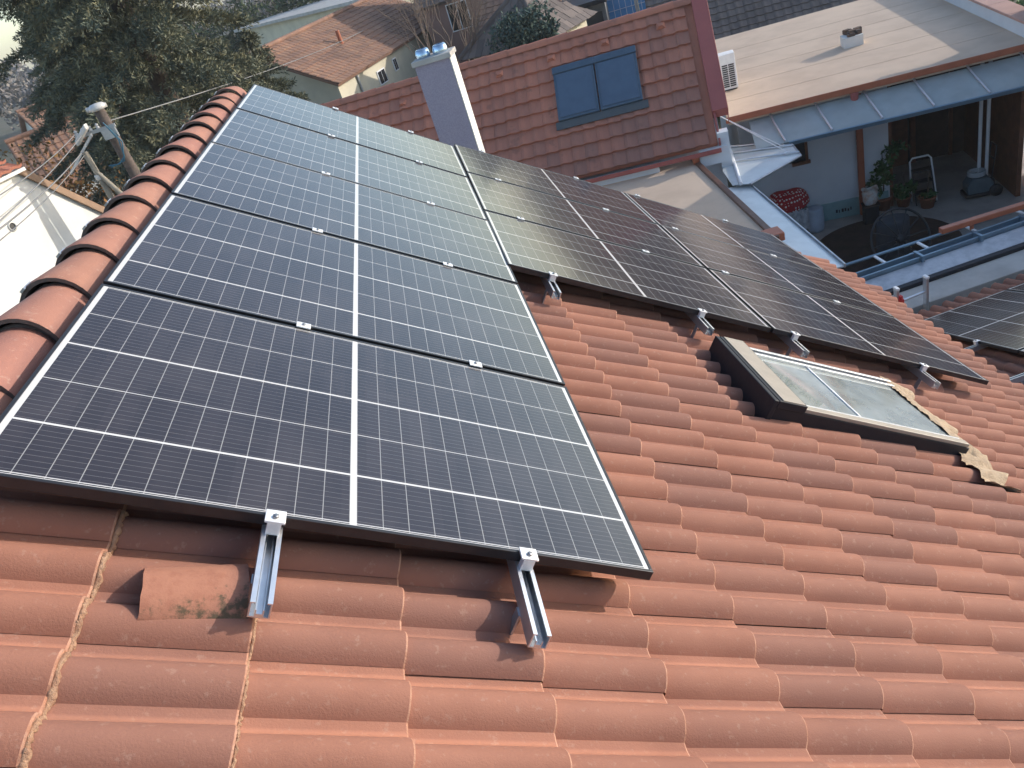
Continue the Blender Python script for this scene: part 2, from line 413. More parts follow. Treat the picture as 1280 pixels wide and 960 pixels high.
# mortar along two joints at the near left of the roof
for vj, ue, mats in ((-.03+EXPO, .12, 1), (-.03+2*EXPO, -.16, 2)):
    mb = MB(); u = -1.6; vs = []; q = 7; w0_ = rnd.random()*9
    while u < ue:
        ph = (u+6.0) % .15; x = min(ph/.110, 1); z = AMP*math.sin(math.pi*x)**.72-AMP if ph < .110 else -AMP
        big = .6+.4*math.sin(u*23+w0_)*math.sin(u*61)
        r = (.0075 if mats == 1 else .0045)*(.55+big*.7)*rnd.uniform(.75, 1.25); c = P1(u, vj+.001+rnd.gauss(0, .0012)+r*.3, htile(0)+z+.002+rnd.gauss(0, .0012))
        for a in range(q):
            rad = r*rnd.uniform(.7, 1.3); vs.append(c+F1[2]*(math.cos(a*2*math.pi/q)*rad)+F1[3]*(math.sin(a*2*math.pi/q)*rad*1.3))
        u += .0045
    nn = len(vs)//q
    mb.add(vs, [(a*q+b, a*q+(b+1) % q, (a+1)*q+(b+1) % q, (a+1)*q+b) for a in range(nn-1) for b in range(q)], 0, 0, True)
    mb.build('mortar_joint', MORTAR, roof)

# loose half tile lying on the roof
def loose_tile():
    c = P1(-.184, .428, -.125-.030)
    o = empty('loose_tile', c, 'loose cut half tile with mossy edge lying on the roof below the nearest panel', 'roof tile',
              mat=MF((c, F1[2].copy(), F1[1].copy(), F1[3].copy())) @ Matrix.Rotation(R(8), 4, 'Z'))
    mb = MB(); n = 14
    def ring(x, r, h, th=0): return [V(x+.0012*math.sin(k*2.1), math.cos(1.13*math.pi*k/n)*(r-th), .004+math.sin(1.13*math.pi*k/n)*(h-th)) for k in range(n+1)]
    k1 = n+1; Ls = .225
    A, B = ring(0, .086, .066), ring(Ls, .108, .078); a, b = ring(0, .086, .066, .013), ring(Ls, .108, .078, .013)
    mb.add(A+B, [(k, k+1, k1+k+1, k1+k) for k in range(n)], 0, 0, True)
    mb.add(a+b, [(k, k+1, k1+k+1, k1+k) for k in range(n)], 0, 0, True)
    for q, w in ((A, a), (B, b)): mb.add(q+w, [(k, k+1, k1+k+1, k1+k) for k in range(n)], 0)
    for i in (0, n): mb.add([A[i], a[i], b[i], B[i]], [(0,1,2,3)], 0)
    mb.build('tile_shell', MOSSTILE, o, local=True)
loose_tile()

# ------------------------------------------------------------------ solar panels
PL, PW, PG = 1.754, 1.096, .02
PP = PW+PG
def panel_proto():
    o = empty('solar_panel', (0,0,0), 'x', 'solar panel', mat=Matrix.Identity(4))
    F = WF(); mb = MB(); w = .0105; t = .032
    mb.box(F, (0,0,-t), (w,PL,0)); mb.box(F, (PW-w,0,-t), (PW,PL,0))
    mb.box(F, (w,0,-t), (PW-w,w,-.0003)); mb.box(F, (w,PL-w,-t), (PW-w,PL,-.0003))
    mb.build('frame', FRAME, o, local=True, bevel=.0012)
    mb = MB(); a, b = w, w
    P = [(a,b,-.0022),(PW-a,b,-.0022),(PW-a,PL-b,-.0022),(a,PL-b,-.0022)]
    Q = [(x,y,-.008) for x, y, z in P]
    mb.add([Vector(p) for p in P+Q], [(0,1,2,3),(7,6,5,4),(0,4,5,1),(1,5,6,2),(2,6,7,3),(3,7,4,0)]); mb.uv = [(p[0], p[1]) for p in P+Q]
    mb.build('cell_glass', CELLS, o, local=True)
    return o
PANEL = panel_proto(); used = [False]
def place_panel(F, u, v, label, group):
    o = PANEL if not used[0] else copy_tree(PANEL); used[0] = True
    O = F[0]+F[1]*u+F[2]*v; n = F[1].cross(F[2])
    if n.z > 0: o.matrix_basis = MF((O, F[1], F[2], n))
    else:      # frame is left handed seen from above: turn the panel half round about its long side
        o.matrix_basis = MF((F[0]+F[1]*(u+PW)+F[2]*v, -F[1], F[2], -n))
    tag(o, label, 'solar panel', group); return o
def jit(F, k):   # tiny installation tolerance
    return (F[0]+F[3]*(.0015*((k*7)%3-1)), F[1], F[2], F[3])
names = ['nearest panel of the five panel array beside the ridge tiles', 'second nearest panel of the five panel array beside the ridge tiles',
         'middle panel of the five panel array beside the ridge tiles', 'second farthest panel of the five panel array beside the ridge tiles', 'farthest panel of the five panel array beside the ridge tiles']
for k in range(5): place_panel(jit(F1, k), k*PP, 0, 'black framed solar panel, '+names[k], 'solar panels on the tiled roofs')
rown = ['nearest', 'middle', 'farthest']
for c in range(2):
    for k in range(3):
        side = 'left column' if c == 0 else 'right column'
        place_panel(jit(F2, k+c), k*PP, c*(PL+.02), 'solar panel in %s row, %s of the six panel array above the roof window' % (rown[k], side), 'solar panels on the tiled roofs')
for c in range(2):
    for k in range(2):
        lab = {(0,0):'near lower one of the small array on the side roof', (0,1):'far lower one of the small array on the side roof',
               (1,0):'near upper one of the small side roof array, at the right edge', (1,1):'far upper one of the small side roof array, at the right edge'}[(c,k)]
        place_panel(F3, k*PP, -c*(PL+.02), 'solar panel, '+lab, 'solar panels on the tiled roofs')

def rail(F, v, u0, u1, cl, ends, label, dropfoot=None):
    O = F[0]+F[1]*u0+F[2]*v+F[3]*-.08
    o = empty('mounting_rail', O, label, 'rail', 'aluminium rails under the solar panels')
    mb = MB(); w = .021; th = .0035; hb, ht = -.0795, -.0335
    mb.box((F[0]+F[2]*v, F[1], F[2], F[3]), (u0, -w, hb), (u1, w, hb+th))
    mb.box((F[0]+F[2]*v, F[1], F[2], F[3]), (u0, -w-th, hb), (u1, -w, ht)); mb.box((F[0]+F[2]*v, F[1], F[2], F[3]), (u0, w, hb), (u1, w+th, ht))
    mb.box((F[0]+F[2]*v, F[1], F[2], F[3]), (u0, -w, ht-th), (u1, -w+.008, ht)); mb.box((F[0]+F[2]*v, F[1], F[2], F[3]), (u0, w-.008, ht-th), (u1, w, ht))
    mb.box((F[0]+F[2]*v, F[1], F[2], F[3]), (u0, -.010, hb+.012), (u1, -.007, hb+.024)); mb.box((F[0]+F[2]*v, F[1], F[2], F[3]), (u0, .007, hb+.012), (u1, .010, hb+.024))
    mb.box((F[0]+F[2]*v, F[1], F[2], F[3]), (u0, -.010, hb+th), (u1, .010, hb+.012))
    mb.build('channel', ALU, o)
    def FF(u, h=0): return (F[0]+F[1]*u+F[2]*v+F[3]*h, F[1], F[2], F[3])
    for u in cl:
        mb = MB(); mb.box(FF(u), (-.02, -.026, .0025), (.02, .026, .0075)); mb.box(FF(u), (-.0085, -.02, -.034), (.0085, .02, .0025))
        c = mb.build('mid_clamp', CLAMP, o, bevel=.0012)
        mb = MB(); mb.lathe(FF(u)[0], [(.0001,.0135),(.0055,.0135),(.0065,.0122),(.0065,.0078)], 6, F[3]); mb.build('bolt', BOLT, c)
    for u, sgn in ends:
        mb = MB()
        mb.box(FF(u), (-.034 if sgn < 0 else -.012, -.025, .002), (.012 if sgn < 0 else .034, .025, .0085))
        a, b = (-.034, -.004) if sgn < 0 else (.004, .034)
        mb.box(FF(u), (a, -.017, -.034), (b-.006*(-sgn) if sgn < 0 else b, .017, .002))
        c = mb.build('end_clamp', CLAMP, o, bevel=.0015)
        mb = MB(); mb.lathe(FF(u+sgn*.016)[0], [(.0001,.0155),(.0065,.0155),(.008,.014),(.008,.0085)], 6, F[3]); mb.build('bolt', BOLT, c)
    # roof hooks below the rail
    u = u0+.12
    while u < u1:
        mb = MB(); mb.box(FF(u), (-.016, -.022, -.088), (.016, .022, -.0797)); mb.box(FF(u), (-.016, -.028, -.17), (.016, -.022, -.0797)); mb.build('roof_hook', STEEL, o)
        u += 1.12
    return o
mids = [k*PP-PG/2 for k in range(1, 5)]
rail(F1, .683, -.262, 5.66, mids, [(0,-1),(5*PP-PG,1)], 'aluminium rail under the ridge array, sticking out beside the loose half tile')
rail(F1, 1.357, -.262, 5.66, mids, [(0,-1),(5*PP-PG,1)], 'aluminium rail under the ridge array, sticking out nearest its lower right corner')
m2 = [PP-PG/2, 2*PP-PG/2]
for v, lab in ((.27,'rail end leftmost under the six panel array, in front of plain roof tiles'), (1.25,'rail second from left under the six panel array, above the roof window hood'),
               (1.925,'rail third from left under the six panel array, behind the roof window glass'), (2.95,'rail rightmost under the six panel array, past the roof window lower end')):
    rail(F2, v, -.19, 3.36, m2, [(0,-1),(3*PP-PG,1)], 'aluminium '+lab)
rail(F3, .55, -.30, 2.3, [PP-PG/2], [(0,-1),(2*PP-PG,1)], 'aluminium rail under the small side roof array, farther of its two at the right edge')
rail(F3, -.45, -.42, 2.3, [PP-PG/2], [(0,-1),(2*PP-PG,1)], 'aluminium rail under the small side roof array, nearer of its two at the right edge')

# ------------------------------------------------------------------ roof window (skylight)
def skylight():
    o = empty('roof_window', P2(-.78, 1.8, -.2), 'dark framed roof window with taupe hood set in the tiles below the six panel array', 'roof window')
    ua, ub, va, vb, top = WU0, WU1, WV0, WV1, WTOP
    F = F2; mb = MB()
    mb.box(F, (ua, va, -.24), (ua+.055, vb, top-.03)); mb.box(F, (ub-.05, va, -.24), (ub, vb, top-.03))
    mb.box(F, (ua+.055, va, -.24), (ub-.05, va+.12, top-.032)); mb.box(F, (ua+.055, vb-.05, -.24), (ub-.05, vb, top-.032))
    fr = mb.build('frame', DARKMET, o, bevel=.004)
    mb = MB(); mb.box(F, (ua-.012, va-.03, -.2), (ub+.012, va-.002, top+.012)); mb.box(F, (ua-.012, va-.002, top-.028), (ub+.012, va+.165, top+.014)); mb.build('hood', DARKMET, o, bevel=.005)
    mb = MB(); mb.box(F, (ua-.006, va+.02, top+.0145), (ub+.006, va+.15, top+.019)); mb.build('hood_cover', TAUPE, o, bevel=.002)
    # side claddings and bright aluminium trims
    mb = MB(); mb.box(F, (ua+.004, va+.17, top-.029), (ua+.05, vb-.01, top-.008)); mb.build('side_cladding', TAUPE, o, bevel=.003)
    mb = MB(); mb.box(F, (ua+.052, va+.17, top-.03), (ua+.075, vb-.03, top-.012)); mb.box(F, (ub-.075, va+.17, top-.03), (ub-.052, vb-.03, top-.012)); mb.box(F, (ub-.03, va+.17, top-.028), (ub-.005, vb-.03, top-.004))
    mb.build('glazing_trim', ALU, o, bevel=.002)
    sa = MB(); sa.box(F, (ua+.077, va+.168, top-.034), (ub-.077, vb-.052, top-.028)); sa.build('glass_pane', GLASS, o)
    mb = MB(); mb.box(F, (ua+.077, 1.83, top-.0275), (ub-.077, 1.843, top-.020)); mb.build('glazing_bar', WHITE, o, bevel=.003)
    # white lined shaft below the glass
    mb = MB(); d = -.42
    mb.box(F, (ua+.035, va+.1, d), (ua+.052, vb-.03, top-.06)); mb.box(F, (ub-.052, va+.1, d), (ub-.035, vb-.03, top-.06))
    mb.box(F, (ua+.05, va+.1, d), (ub-.05, va+.119, top-.06)); mb.box(F, (ua+.05, vb-.049, d), (ub-.05, vb-.03, top-.06)); mb.box(F, (ua+.03, va+.09, d-.02), (ub-.03, vb-.02, d))
    mb.build('shaft_lining', PLASTER_B, o)
    mb = MB(); mb.tube([P2(-.85,1.52,-.38), P2(-.62,1.57,-.2), P2(-.5,1.73,-.33)], .012, 8, 0); mb.tube([P2(-.52,1.49,-.33), P2(-.75,1.67,-.18)], .014, 8, 0); mb.box(F, (-.8,1.49,-.3), (-.7,1.67,-.285)); mb.build('opening_gear', WHITE, o)
    # expanding foam smeared along the lower end
    mb = MB(); rr = random.Random(3); gu, gv = 64, 13
    def cover(s, w):
        # s along: from far lower corner down the lower end, then round the near corner
        u = ub+.06-(ub-ua+.33)*s; v = vb-.055+w*1.25*(.15+.08*math.sin(s*9+1)**2+.03*math.sin(s*31)+.10*max(0, s-.65))
        return u, v
    vs = []; 
    for i in range(gu):
        s = i/(gu-1)
        for j in range(gv):
            w = j/(gv-1); u, v = cover(s, w); v += rr.gauss(0, .004)
            a1 = P2(u, v, -.15); u1, v1 = a1.dot(F1[1]), a1.dot(F1[2])
            ph = (u1+6.0) % .15; x = min(ph/.110, 1); z = AMP*math.sin(math.pi*x)**.72-AMP if ph < .110 else -AMP
            ft = (P2(u, v if v < vb else vb, WTOP-.018)).dot(F1[3]); hh = htile(v1)+z*.85+.024; k_ = (1 if w < .22 else max(0, 1-(w-.22)*1.4)**.8) if s < .72 else .22*(1-w)
            h = hh+(ft-hh)*k_+rr.gauss(0, .003)
            if w > .88: h -= .05
            vs.append(P1(u1, v1, h))
    mb.add(vs, [(i*gv+j, i*gv+j+1, (i+1)*gv+j+1, (i+1)*gv+j) for i in range(gu-1) for j in range(gv-1)], 0, 0, True)
    mb.build('sealing_foam', FOAM, o)
skylight()

# ------------------------------------------------------------------ side wing roof at the right
wing = empty('side_wing', P3(3, 0, 0), 'low side wing with brown barrel tile roof and small solar array at the right edge', 'house')
wing.location.z = G
mb = MB(); tiles(mb, P3, lambda v: -.105, -1.05, 26, -3.9, 18, lambda u: 2.42, None, 9)
mb.box(F3, (-1, -3.9, -.3), (6.6, 2.2, -.225), 0)
mb.build('roof', [TILE, LIP], wing)
mb = MB(); mb.prism((V(4.75,0,0), Y, Z, X), [(0.3,G),(5.55,G),(5.55,-4.95),(.3,-3.1)], 0, 7); mb.build('wall', PLASTER_W, wing)

# ------------------------------------------------------------------ veranda roof beyond the wing
ver = empty('veranda_roof', (8.5,6.6,G), 'blue grey metal veranda roof with gutter and thin outer rail at the right edge', 'veranda roof')
mb = MB(); mb.box(WF(), (5.75,6.03,-4.92), (12.5,6.44,-4.75)); mb.build('slab', CONC, ver, bevel=.01)
mb = MB(); mb.box(WF(), (5.75,6.44,-4.92), (12.5,6.52,-4.70)); mb.build('flashing', DARKMET, ver, bevel=.01)
mb = MB(); FV = (V(5.75,6.52,-4.70), X, V(0,.27,.06).normalized(), V(0,-.06,.27).normalized())
mb.box(FV, (0,0,-.03), (6.75,.27,0)); mb.build('roof_sheet', STEEL, ver)
mb = MB(); mb.box(WF(), (5.75,6.80,-4.67), (12.5,6.83,-4.585)); mb.box(WF(), (5.75,6.83,-4.67), (12.5,6.92,-4.655)); mb.box(WF(), (5.75,6.92,-4.67), (12.5,6.95,-4.57)); mb.build('gutter', BLUEMET, ver, bevel=.006)
mb = MB(); mb.tube([V(5.75,7.27,-4.6), V(9.0,7.12,-4.6), V(12.5,7.0,-4.6)], .022, 8); mb.build('outer_rail', BLUEMET, ver)
for x in (6.36, 6.95, 7.62, 8.3):
    mb = MB(); mb.box(WF((x,6.93,-4.60)), (-.018,0,-.012), (.018,.31,.012)); mb.build('rung', WHITE, ver, bevel=.004)
for x in (6.75, 7.55, 8.2):
    mb = MB(); mb.box(WF((x,6.76,-4.7)), (-.02,0,.02), (.02,.2,.14)); mb.box(WF((x,6.9,-4.7)), (-.06,.03,.08), (.06,.09,.11)); mb.build('bracket', BLUEMET, ver, bevel=.004)
mb = MB()
for x in (6.0, 9.2, 12.4): mb.box(WF((x,6.85,G)), (-.04,-.04,0), (.04,.04,1.85))
mb.build('post', BLUEMET, ver)
mb = MB(); mb.box((V(7.2,7.09,-4.52), V(.997,-.07,0), V(.07,.997,0), Z), (0,-.045,0), (4.5,.045,.075)); mb.box((V(7.2,7.09,-4.52), V(.997,-.07,0), V(.07,.997,0), Z), (.4,-.02,-.09), (.44,.02,0))
tag(mb.build('gutter_length', ORANGE, bevel=.01), 'length of orange brown gutter lying on the outer rail of the veranda', 'gutter')
# ladder top
lad = empty('ladder', (6.05,5.95,G), 'aluminium ladder top with red bracket standing beyond the eaves', 'ladder')
mb = MB()
for a in ((5.88,5.97),(6.27,6.0)): mb.box(WF((a[0],a[1],0)), (-.016,-.035,G), (.016,.035,-4.38))
mb.build('side_rail', ALU, lad, bevel=.003)
mb = MB()
for z in (-4.56, -4.84, -5.12, -5.4, -5.68, -5.96, -6.24): mb.tube([V(5.89,5.97,z), V(6.26,6.0,z)], .016, 8)
mb.build('rung', ALU, lad)
mb = MB(); mb.box(WF((5.9,5.93,-4.55)), (-.02,-.03,-.05), (.035,.03,.05)); mb.box(WF((5.9,5.93,-4.47)), (-.012,-.028,-.03), (.02,.028,.02)); mb.build('red_bracket', REDP, lad, bevel=.006)
mb = MB()
for a in ((5.88,5.97),(6.27,6.0)): mb.box(WF((a[0],a[1],-4.38)), (-.02,-.04,0), (.02,.04,.03))
mb.build('end_cap', WHITE, lad, bevel=.005)

# ------------------------------------------------------------------ chimney
def chimney():
    KS = 1.38; cm = V(1.21429,-1.56926,.68506)
    FC = (cm+(V(0,7.3,-3.0)-cm)*KS, e1*KS, e2*KS, Z*KS)
    o = empty('chimney', FC[0]+e1*1.6*KS, 'tall grey violet rendered chimney with two shiny steel cowls behind the arrays', 'chimney'); o.location.z = -4.0
    zb = (-4.02-FC[0].z)/KS
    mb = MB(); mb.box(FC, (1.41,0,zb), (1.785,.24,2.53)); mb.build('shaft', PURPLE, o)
    mb = MB(); mb.box(FC, (1.787,.004,zb), (1.797,.236,2.535)); mb.build('sunlit_side', PLASTER_W, o)  # sunlit face of the shaft painted in as a thin white slab
    mb = MB(); mb.box(FC, (1.39,-.025,2.53), (1.815,.265,2.58)); mb.build('cap', CONC, o, bevel=.006)
    for x in (1.50, 1.69):
        c = FC[0]+FC[1]*x+FC[2]*.12+FC[3]*2.58
        mb = MB(); mb.lathe(c, [(r*KS, z*KS) for r, z in ((.078,0),(.082,.03),(.07,.07),(.06,.082),(.045,.085),(.045,.05),(.0001,.05))], 20); mb.build('cowl', COWL, o)
chimney()

# ------------------------------------------------------------------ red tiled neighbour house with roof windows
ER = V(5.91,11.04,-3.75); UP = e2*math.cos(R(40))+Z*math.sin(R(40)); NR = e1.cross(UP)
FR = (ER, e1, UP, NR)
red = empty('neighbour_house', ER+e1*-4, 'red brown tiled house with two blue roof windows behind the chimney', 'house'); red.location.z = G
def flat_tiles(mb, F, a0, a1, s0, s1, cw, ch, seed, amp=.024, lift=.052, dirt=None):
    rr = random.Random(seed); n = int((a1-a0)/cw); m = int(round((s1-s0)/ch)); ch = (s1-s0)/m
    prof = [(0,.1),(.12,.7),(.28,1),(.42,.7),(.55,.35),(.7,.2),(.85,.12),(1,.1)]
    for j in range(m):
        for i in range(n):
            a = a0+i*cw; s = s0+j*ch; t = min(1, rr.random()**2*.5+(dirt(i, j, rr) if dirt else 0)); dz = rr.gauss(0, .002); ds = rr.gauss(0, .004)
            vs = []
            for ss, l in ((s+ch+.02, 0), (s+ds, lift), (s+ds+.004, lift-.052)):
                for x, z in prof: vs.append(F[0]+F[1]*(a+x*cw)+F[2]*ss+F[3]*(z*amp+l+dz))
            k = len(prof)
            mb.add(vs, [(r*k+q, r*k+q+1, (r+1)*k+q+1, (r+1)*k+q) for r in range(2) for q in range(k-1)], 0, t, False)
    return mb
mb = MB(); flat_tiles(mb, FR, -9.6, -.02, 0, 3.0, .236, .30, 21, dirt=lambda i, j, r: max(0, .75-.15*j)*(.6+.4*r.random())+(.2 if i > 33 else 0))
mb.box(FR, (-9.6, .02, -.1), (-.02, 2.98, -.012), 0)
rroof = mb.build('roof', RED_TILE, red)
UPb = -e2*math.cos(R(40))+Z*math.sin(R(40))
apx = ER+UP*3.0
mb = MB(); mb.box((apx, e1, -UPb, (e1.cross(-UPb))*-1), (-9.6, .0, -.1) , (.1, 3.2, -.02), 0); mb.build('rear_roof_slope', RED_TILE, red)
# ridge tiles, one strip per tile
rr = random.Random(8)
for k in range(24):
    a = -9.55+k*.4; c = apx+e1*a+Z*.0
    mb = MB(); n = 8
    ringf = lambda x, r: [c+e1*x+e2*(math.cos(math.pi*q/n)*r)+Z*(math.sin(math.pi*q/n)*r-.01) for q in range(n+1)]
    A, B = ringf(0, .095), ringf(.42, .108); mb.add(A+B, [(q, q+1, n+2+q, n+1+q) for q in range(n)], 0, rr.random()*.5, True)
    mb.build('ridge_tile', RED_TILE, rroof)
for a, s in ((-5.76,2.47),(-3.72,2.51),(-2.69,2.54),(-1.66,2.55),(-.62,2.57)):
    mb = MB(); b = FR[0]+e1*a+UP*s+NR*.03
    mb.add([b+e1*-.09, b+e1*.09, b+e1*.075+UP*.17, b+e1*-.075+UP*.17, b+NR*.085+e1*-.03+UP*.01, b+NR*.085+e1*.03+UP*.01], [(0,1,5,4),(1,2,5),(3,0,4),(2,3,4,5)])
    mb.build('vent_tile', RED_TILE, rroof)
# barge sheet, gutter, wall, gable
mb = MB(); mb.box(FR, (-.02, .58, -.12), (.235, 3.1, .10)); mb.box(FR, (.235,.56,-.3), (.25,3.1,.103)); mb.build('barge_board', RED_MET, red, bevel=.01)
mb = MB(); mb.box(FR, (-.005,-.02,-.1), (.03,.6,.05)); mb.build('verge_trim', RED_MET, red)
mb = MB(); g0 = ER+UP*-.05-Z*.05
mb.box((g0, e1, e2, Z), (-9.6,-.07,-.05), (.02,-.055,.03)); mb.box((g0, e1, e2, Z), (-9.6,-.055,-.05), (.02,.02,-.035)); mb.build('gutter', RED_MET, red, bevel=.01)
mb = MB(); dp = g0+e1*-.42
mb.tube([dp+Z*-.04, dp+Z*-.12, dp+e2*.06+Z*-.26, dp+e2*.09+Z*-.36], [.07,.06,.045,.045], 10); mb.build('downpipe', ORANGE, red)
mb = MB(); mb.prism((ER+e1*-9.3, e2, Z, e1), [(.25,G+3.75),(.25,-.18),(2.3,1.72),(4.4,-.18),(4.4,G+3.75)], 0, 9.36); mb.build('wall', PLASTER_B, red)
mb = MB(); mb.box((ER, e1, e2, Z), (-9.3,-.02,-.34), (-1.05,.22,-.12)); mb.box((ER, e1, e2, Z), (-.35,-.02,-.34), (.12,.24,-.06)); mb.build('white_soffit', PLASTER_B, red)
mb = MB(); mb.box((ER, e1, e2, Z), (-.01,.02,-.62), (.17,.24,.16)); mb.build('white_gable_edge', PLASTER_B, red)
mb = MB(); mb.box(FR, (-2.74, 1.0, .064), (-1.05, 1.16, .078)); mb.build('lead_apron', pmat('lead_grey', (.075,.085,.09), .6, (.06,.065,.07), 6), red)
for a0 in (-2.68, -1.895):
    F = (FR[0]+e1*a0+UP*1.17+NR*.065, e1, UP, NR)
    mb = MB(); mb.box(F, (0,0,-.06), (.765,1.13,.045)); w = mb.build('roof_window', SLATEMET, red, bevel=.012)
    mb = MB(); mb.box(F, (.05,.05,.046), (.715,.98,.058)); mb.build('blind', BLIND, w, bevel=.004)
    mb = MB(); mb.box(F, (-.012,1.0,.03), (.777,1.145,.075)); mb.build('hood', SLATEMET, w, bevel=.015)

# ------------------------------------------------------------------ low annex with beige felt roof
ax_d = V(-.0929,-.9957,0)   # along its right trim, towards the camera
ann = empty('annex', (4.0,9.5,G), 'low annex with flat beige felt roof and brown edge behind the six panel array', 'annex')
mb = MB(); mb.prism((V(0,0,-4.12), X, Y, Z), [(5.51,11.5),(5.16,7.7),(5.12,7.3),(1.5,7.3),(1.5,12.3),(4.2,12.0)], 0, .12); mb.build('felt_roof', BITUMEN, ann)
mb = MB(); mb.box((V(5.52,11.42,-4.0), ax_d, V(.9957,-.0929,0), Z), (0,-.03,-.16), (3.95,.06,.035)); mb.build('edge_trim', BROWNMET, ann, bevel=.01)
mb = MB(); mb.box((V(5.17,7.62,-4.06), ax_d, V(.9957,-.0929,0), Z), (-.16,-.22,-.02), (.10,.14,.10)); mb.build('rain_head', ORANGE, ann, bevel=.015)
mb = MB(); mb.prism((V(0,0,G), X, Y, Z), [(5.42,11.4),(5.1,7.8),(5.05,6.9),(1.6,6.9),(1.6,12.0),(4.2,11.9)], 0, 2.36); mb.build('wall', PLASTER_B, ann)

# glass canopies ----------------------------------------------------
can = empty('glass_canopy', (5.6,8.7,G), 'pale translucent canopy strip with steel brackets along the brown annex edge', 'canopy')
FCa = (V(5.62,10.75,-4.22), ax_d, V(.9957,-.0929,0), Z); sl = V(.99,-.09,-.10).normalized()
FS = (FCa[0], ax_d, sl, ax_d.cross(sl)*-1)
mb = MB(); mb.box(FS, (0.55,0,0), (4.05,.40,.012)); mb.build('sheet', POLY, can)
mb = MB(); mb.box(FS, (.55,.40,-.03), (4.05,.425,.025)); mb.box(FS, (.55,-.03,-.03), (4.05,0,.02)); mb.build('edge_profile', STEEL, can, bevel=.004)
for x in (.62, 1.5, 2.38, 3.2, 4.0):
    mb = MB(); mb.tube([FS[0]+ax_d*x+sl*-.02+FS[3]*.03, FS[0]+ax_d*x+sl*.42+FS[3]*.03], .014, 8); mb.box((FS[0]+ax_d*x+FS[3]*.03, ax_d, sl, FS[3]), (-.05,.06,-.02), (.05,.14,.02)); mb.build('bracket', ALU, can, bevel=.003)
cc = empty('corner_canopy', (6.3,10.6,G), 'pale five sided glass corner canopy hung on thin rods beside the red house', 'canopy')
mb = MB(); mb.prism((V(0,0,-4.20), X, Y, Z), [(6.40,12.0),(7.20,11.12),(7.02,10.42),(5.93,9.98),(5.70,10.15),(5.85,10.9)], 0, .012); mb.build('sheet', POLY, cc)
mb = MB()
for a, b in (((7.20,11.12),(7.02,10.42)), ((7.02,10.42),(5.93,9.98)), ((6.40,12.0),(7.20,11.12))): mb.tube([V(*a,-4.2), V(*b,-4.2)], .022, 8)
mb.build('edge_profile', STEEL, cc)
mb = MB(); mb.tube([V(6.43,11.98,-4.17), V(5.80,10.05,-4.17)], .03, 8); mb.build('wall_profile', WHITE, cc)
for a, b in (((6.40,11.85),(7.08,11.25)), ((6.30,11.5),(7.14,10.9)), ((6.16,11.1),(7.05,10.52))):
    mb = MB(); mb.tube([V(*a,-4.165), V(*b,-4.165)], .016, 8); p = V(*a,0).lerp(V(*b,0), .82); mb.box(WF((p.x,p.y,-4.17)), (-.04,-.03,0), (.04,.03,.03)); mb.build('strut', ALU, cc)
for b in ((6.95,11.3), (6.98,10.95), (6.9,10.65)):
    mb = MB(); mb.tube([V(6.36,12.0,-3.62), V(*b,-4.15)], .008, 6); mb.build('tie_rod', ALU, cc)

# ------------------------------------------------------------------ flat roofed building on the right
FO = V(6.51,12.03,G); FF_ = (FO, e1, e2, Z)
fl = empty('flat_roof_house', FO+e1*2.5+e2*2, 'white house with large beige flat roof and covered terrace at the upper right', 'house')
mb = MB(); mb.box(FF_, (0,0,2.66), (4.9,6.6,2.80)); mb.build('felt_roof', BITUMEN, fl)
mb = MB(); 
for s in (1.0, 2.0, 3.0, 4.0, 5.0): mb.box(FF_, (.0,s,2.801), (4.88,s+.9,2.8035))
mb.build('felt_lap', BITUMEN, fl)
mb = MB(); mb.box(FF_, (4.9,.0,2.5), (5.15,6.6,3.04)); par = mb.build('parapet', PLASTER_B, fl)
mb = MB()
for k in range(7): mb.box(FF_, (4.85,.0+k*.945,3.04), (5.2,.935+k*.945,3.085))
mb.build('parapet_coping', pmat('pink_coping', (.50,.29,.23), .8, (.4,.24,.2), 3), par, bevel=.008)
mb = MB(); mb.box(FF_, (-.05,-.10,2.72), (5.3,-.085,2.83)); mb.box(FF_, (-.05,-.085,2.72), (5.3,-.0,2.735)); mb.build('gutter', ORANGE, fl, bevel=.008)
mb = MB(); c = FO+e1*2.13+e2*-.04+Z*2.72; mb.tube([c, c+Z*-.1, c+Z*-.2], [.075,.065,.055], 12); mb.build('gutter_outlet', RED_MET, fl)
# walls: solid part left, open terrace to the right
mb = MB(); mb.box(FF_, (.2,.87,0), (2.88,1.1,2.66)); mb.box(FF_, (.2,1.1,0), (.4,6.4,2.66)); mb.box(FF_, (.4,6.2,0), (4.9,6.4,2.66)); mb.box(FF_, (2.66,1.1,0), (2.88,4.2,2.66)); mb.build('wall', PLASTER_B, fl)
mb = MB(); mb.box(FF_, (.9,.845,0), (2.85,.868,.37)); mb.build('plinth', PLINTH, fl, bevel=.005)
mb = MB(); mb.box(FF_, (1.12,.80,1.30), (1.46,.868,1.36)); mb.box(FF_, (1.38,.83,1.36), (1.43,.868,1.86)); w = mb.build('window', WOOD, fl)
mb = MB(); rr = random.Random(12)
for k in range(6):
    x = 1.86+k*.055; mb.box(FF_, (x,.841,.13+rr.uniform(-.01,.01)), (x+rr.uniform(.02,.045),.8445,.19+rr.uniform(-.02,.02)))
mb.build('painted_mark', BLACKP, fl)
mb = MB(); mb.box(FF_, (.95,.852,1.36), (1.38,.866,1.86)); mb.build('pane', WINDARK, w)
mb = MB(); mb.box(FF_, (2.30,.76,0), (2.42,.84,2.62)); mb.build('downpipe', ORANGE, fl, bevel=.02)
mb = MB(); c = FO+e1*2.08+e2*.86+Z*1.82; mb.lathe(c, [(.001,.07),(.05,.06),(.075,.03),(.08,0)], 16, -e2); mb.build('wall_lamp', CERAMIC, fl)
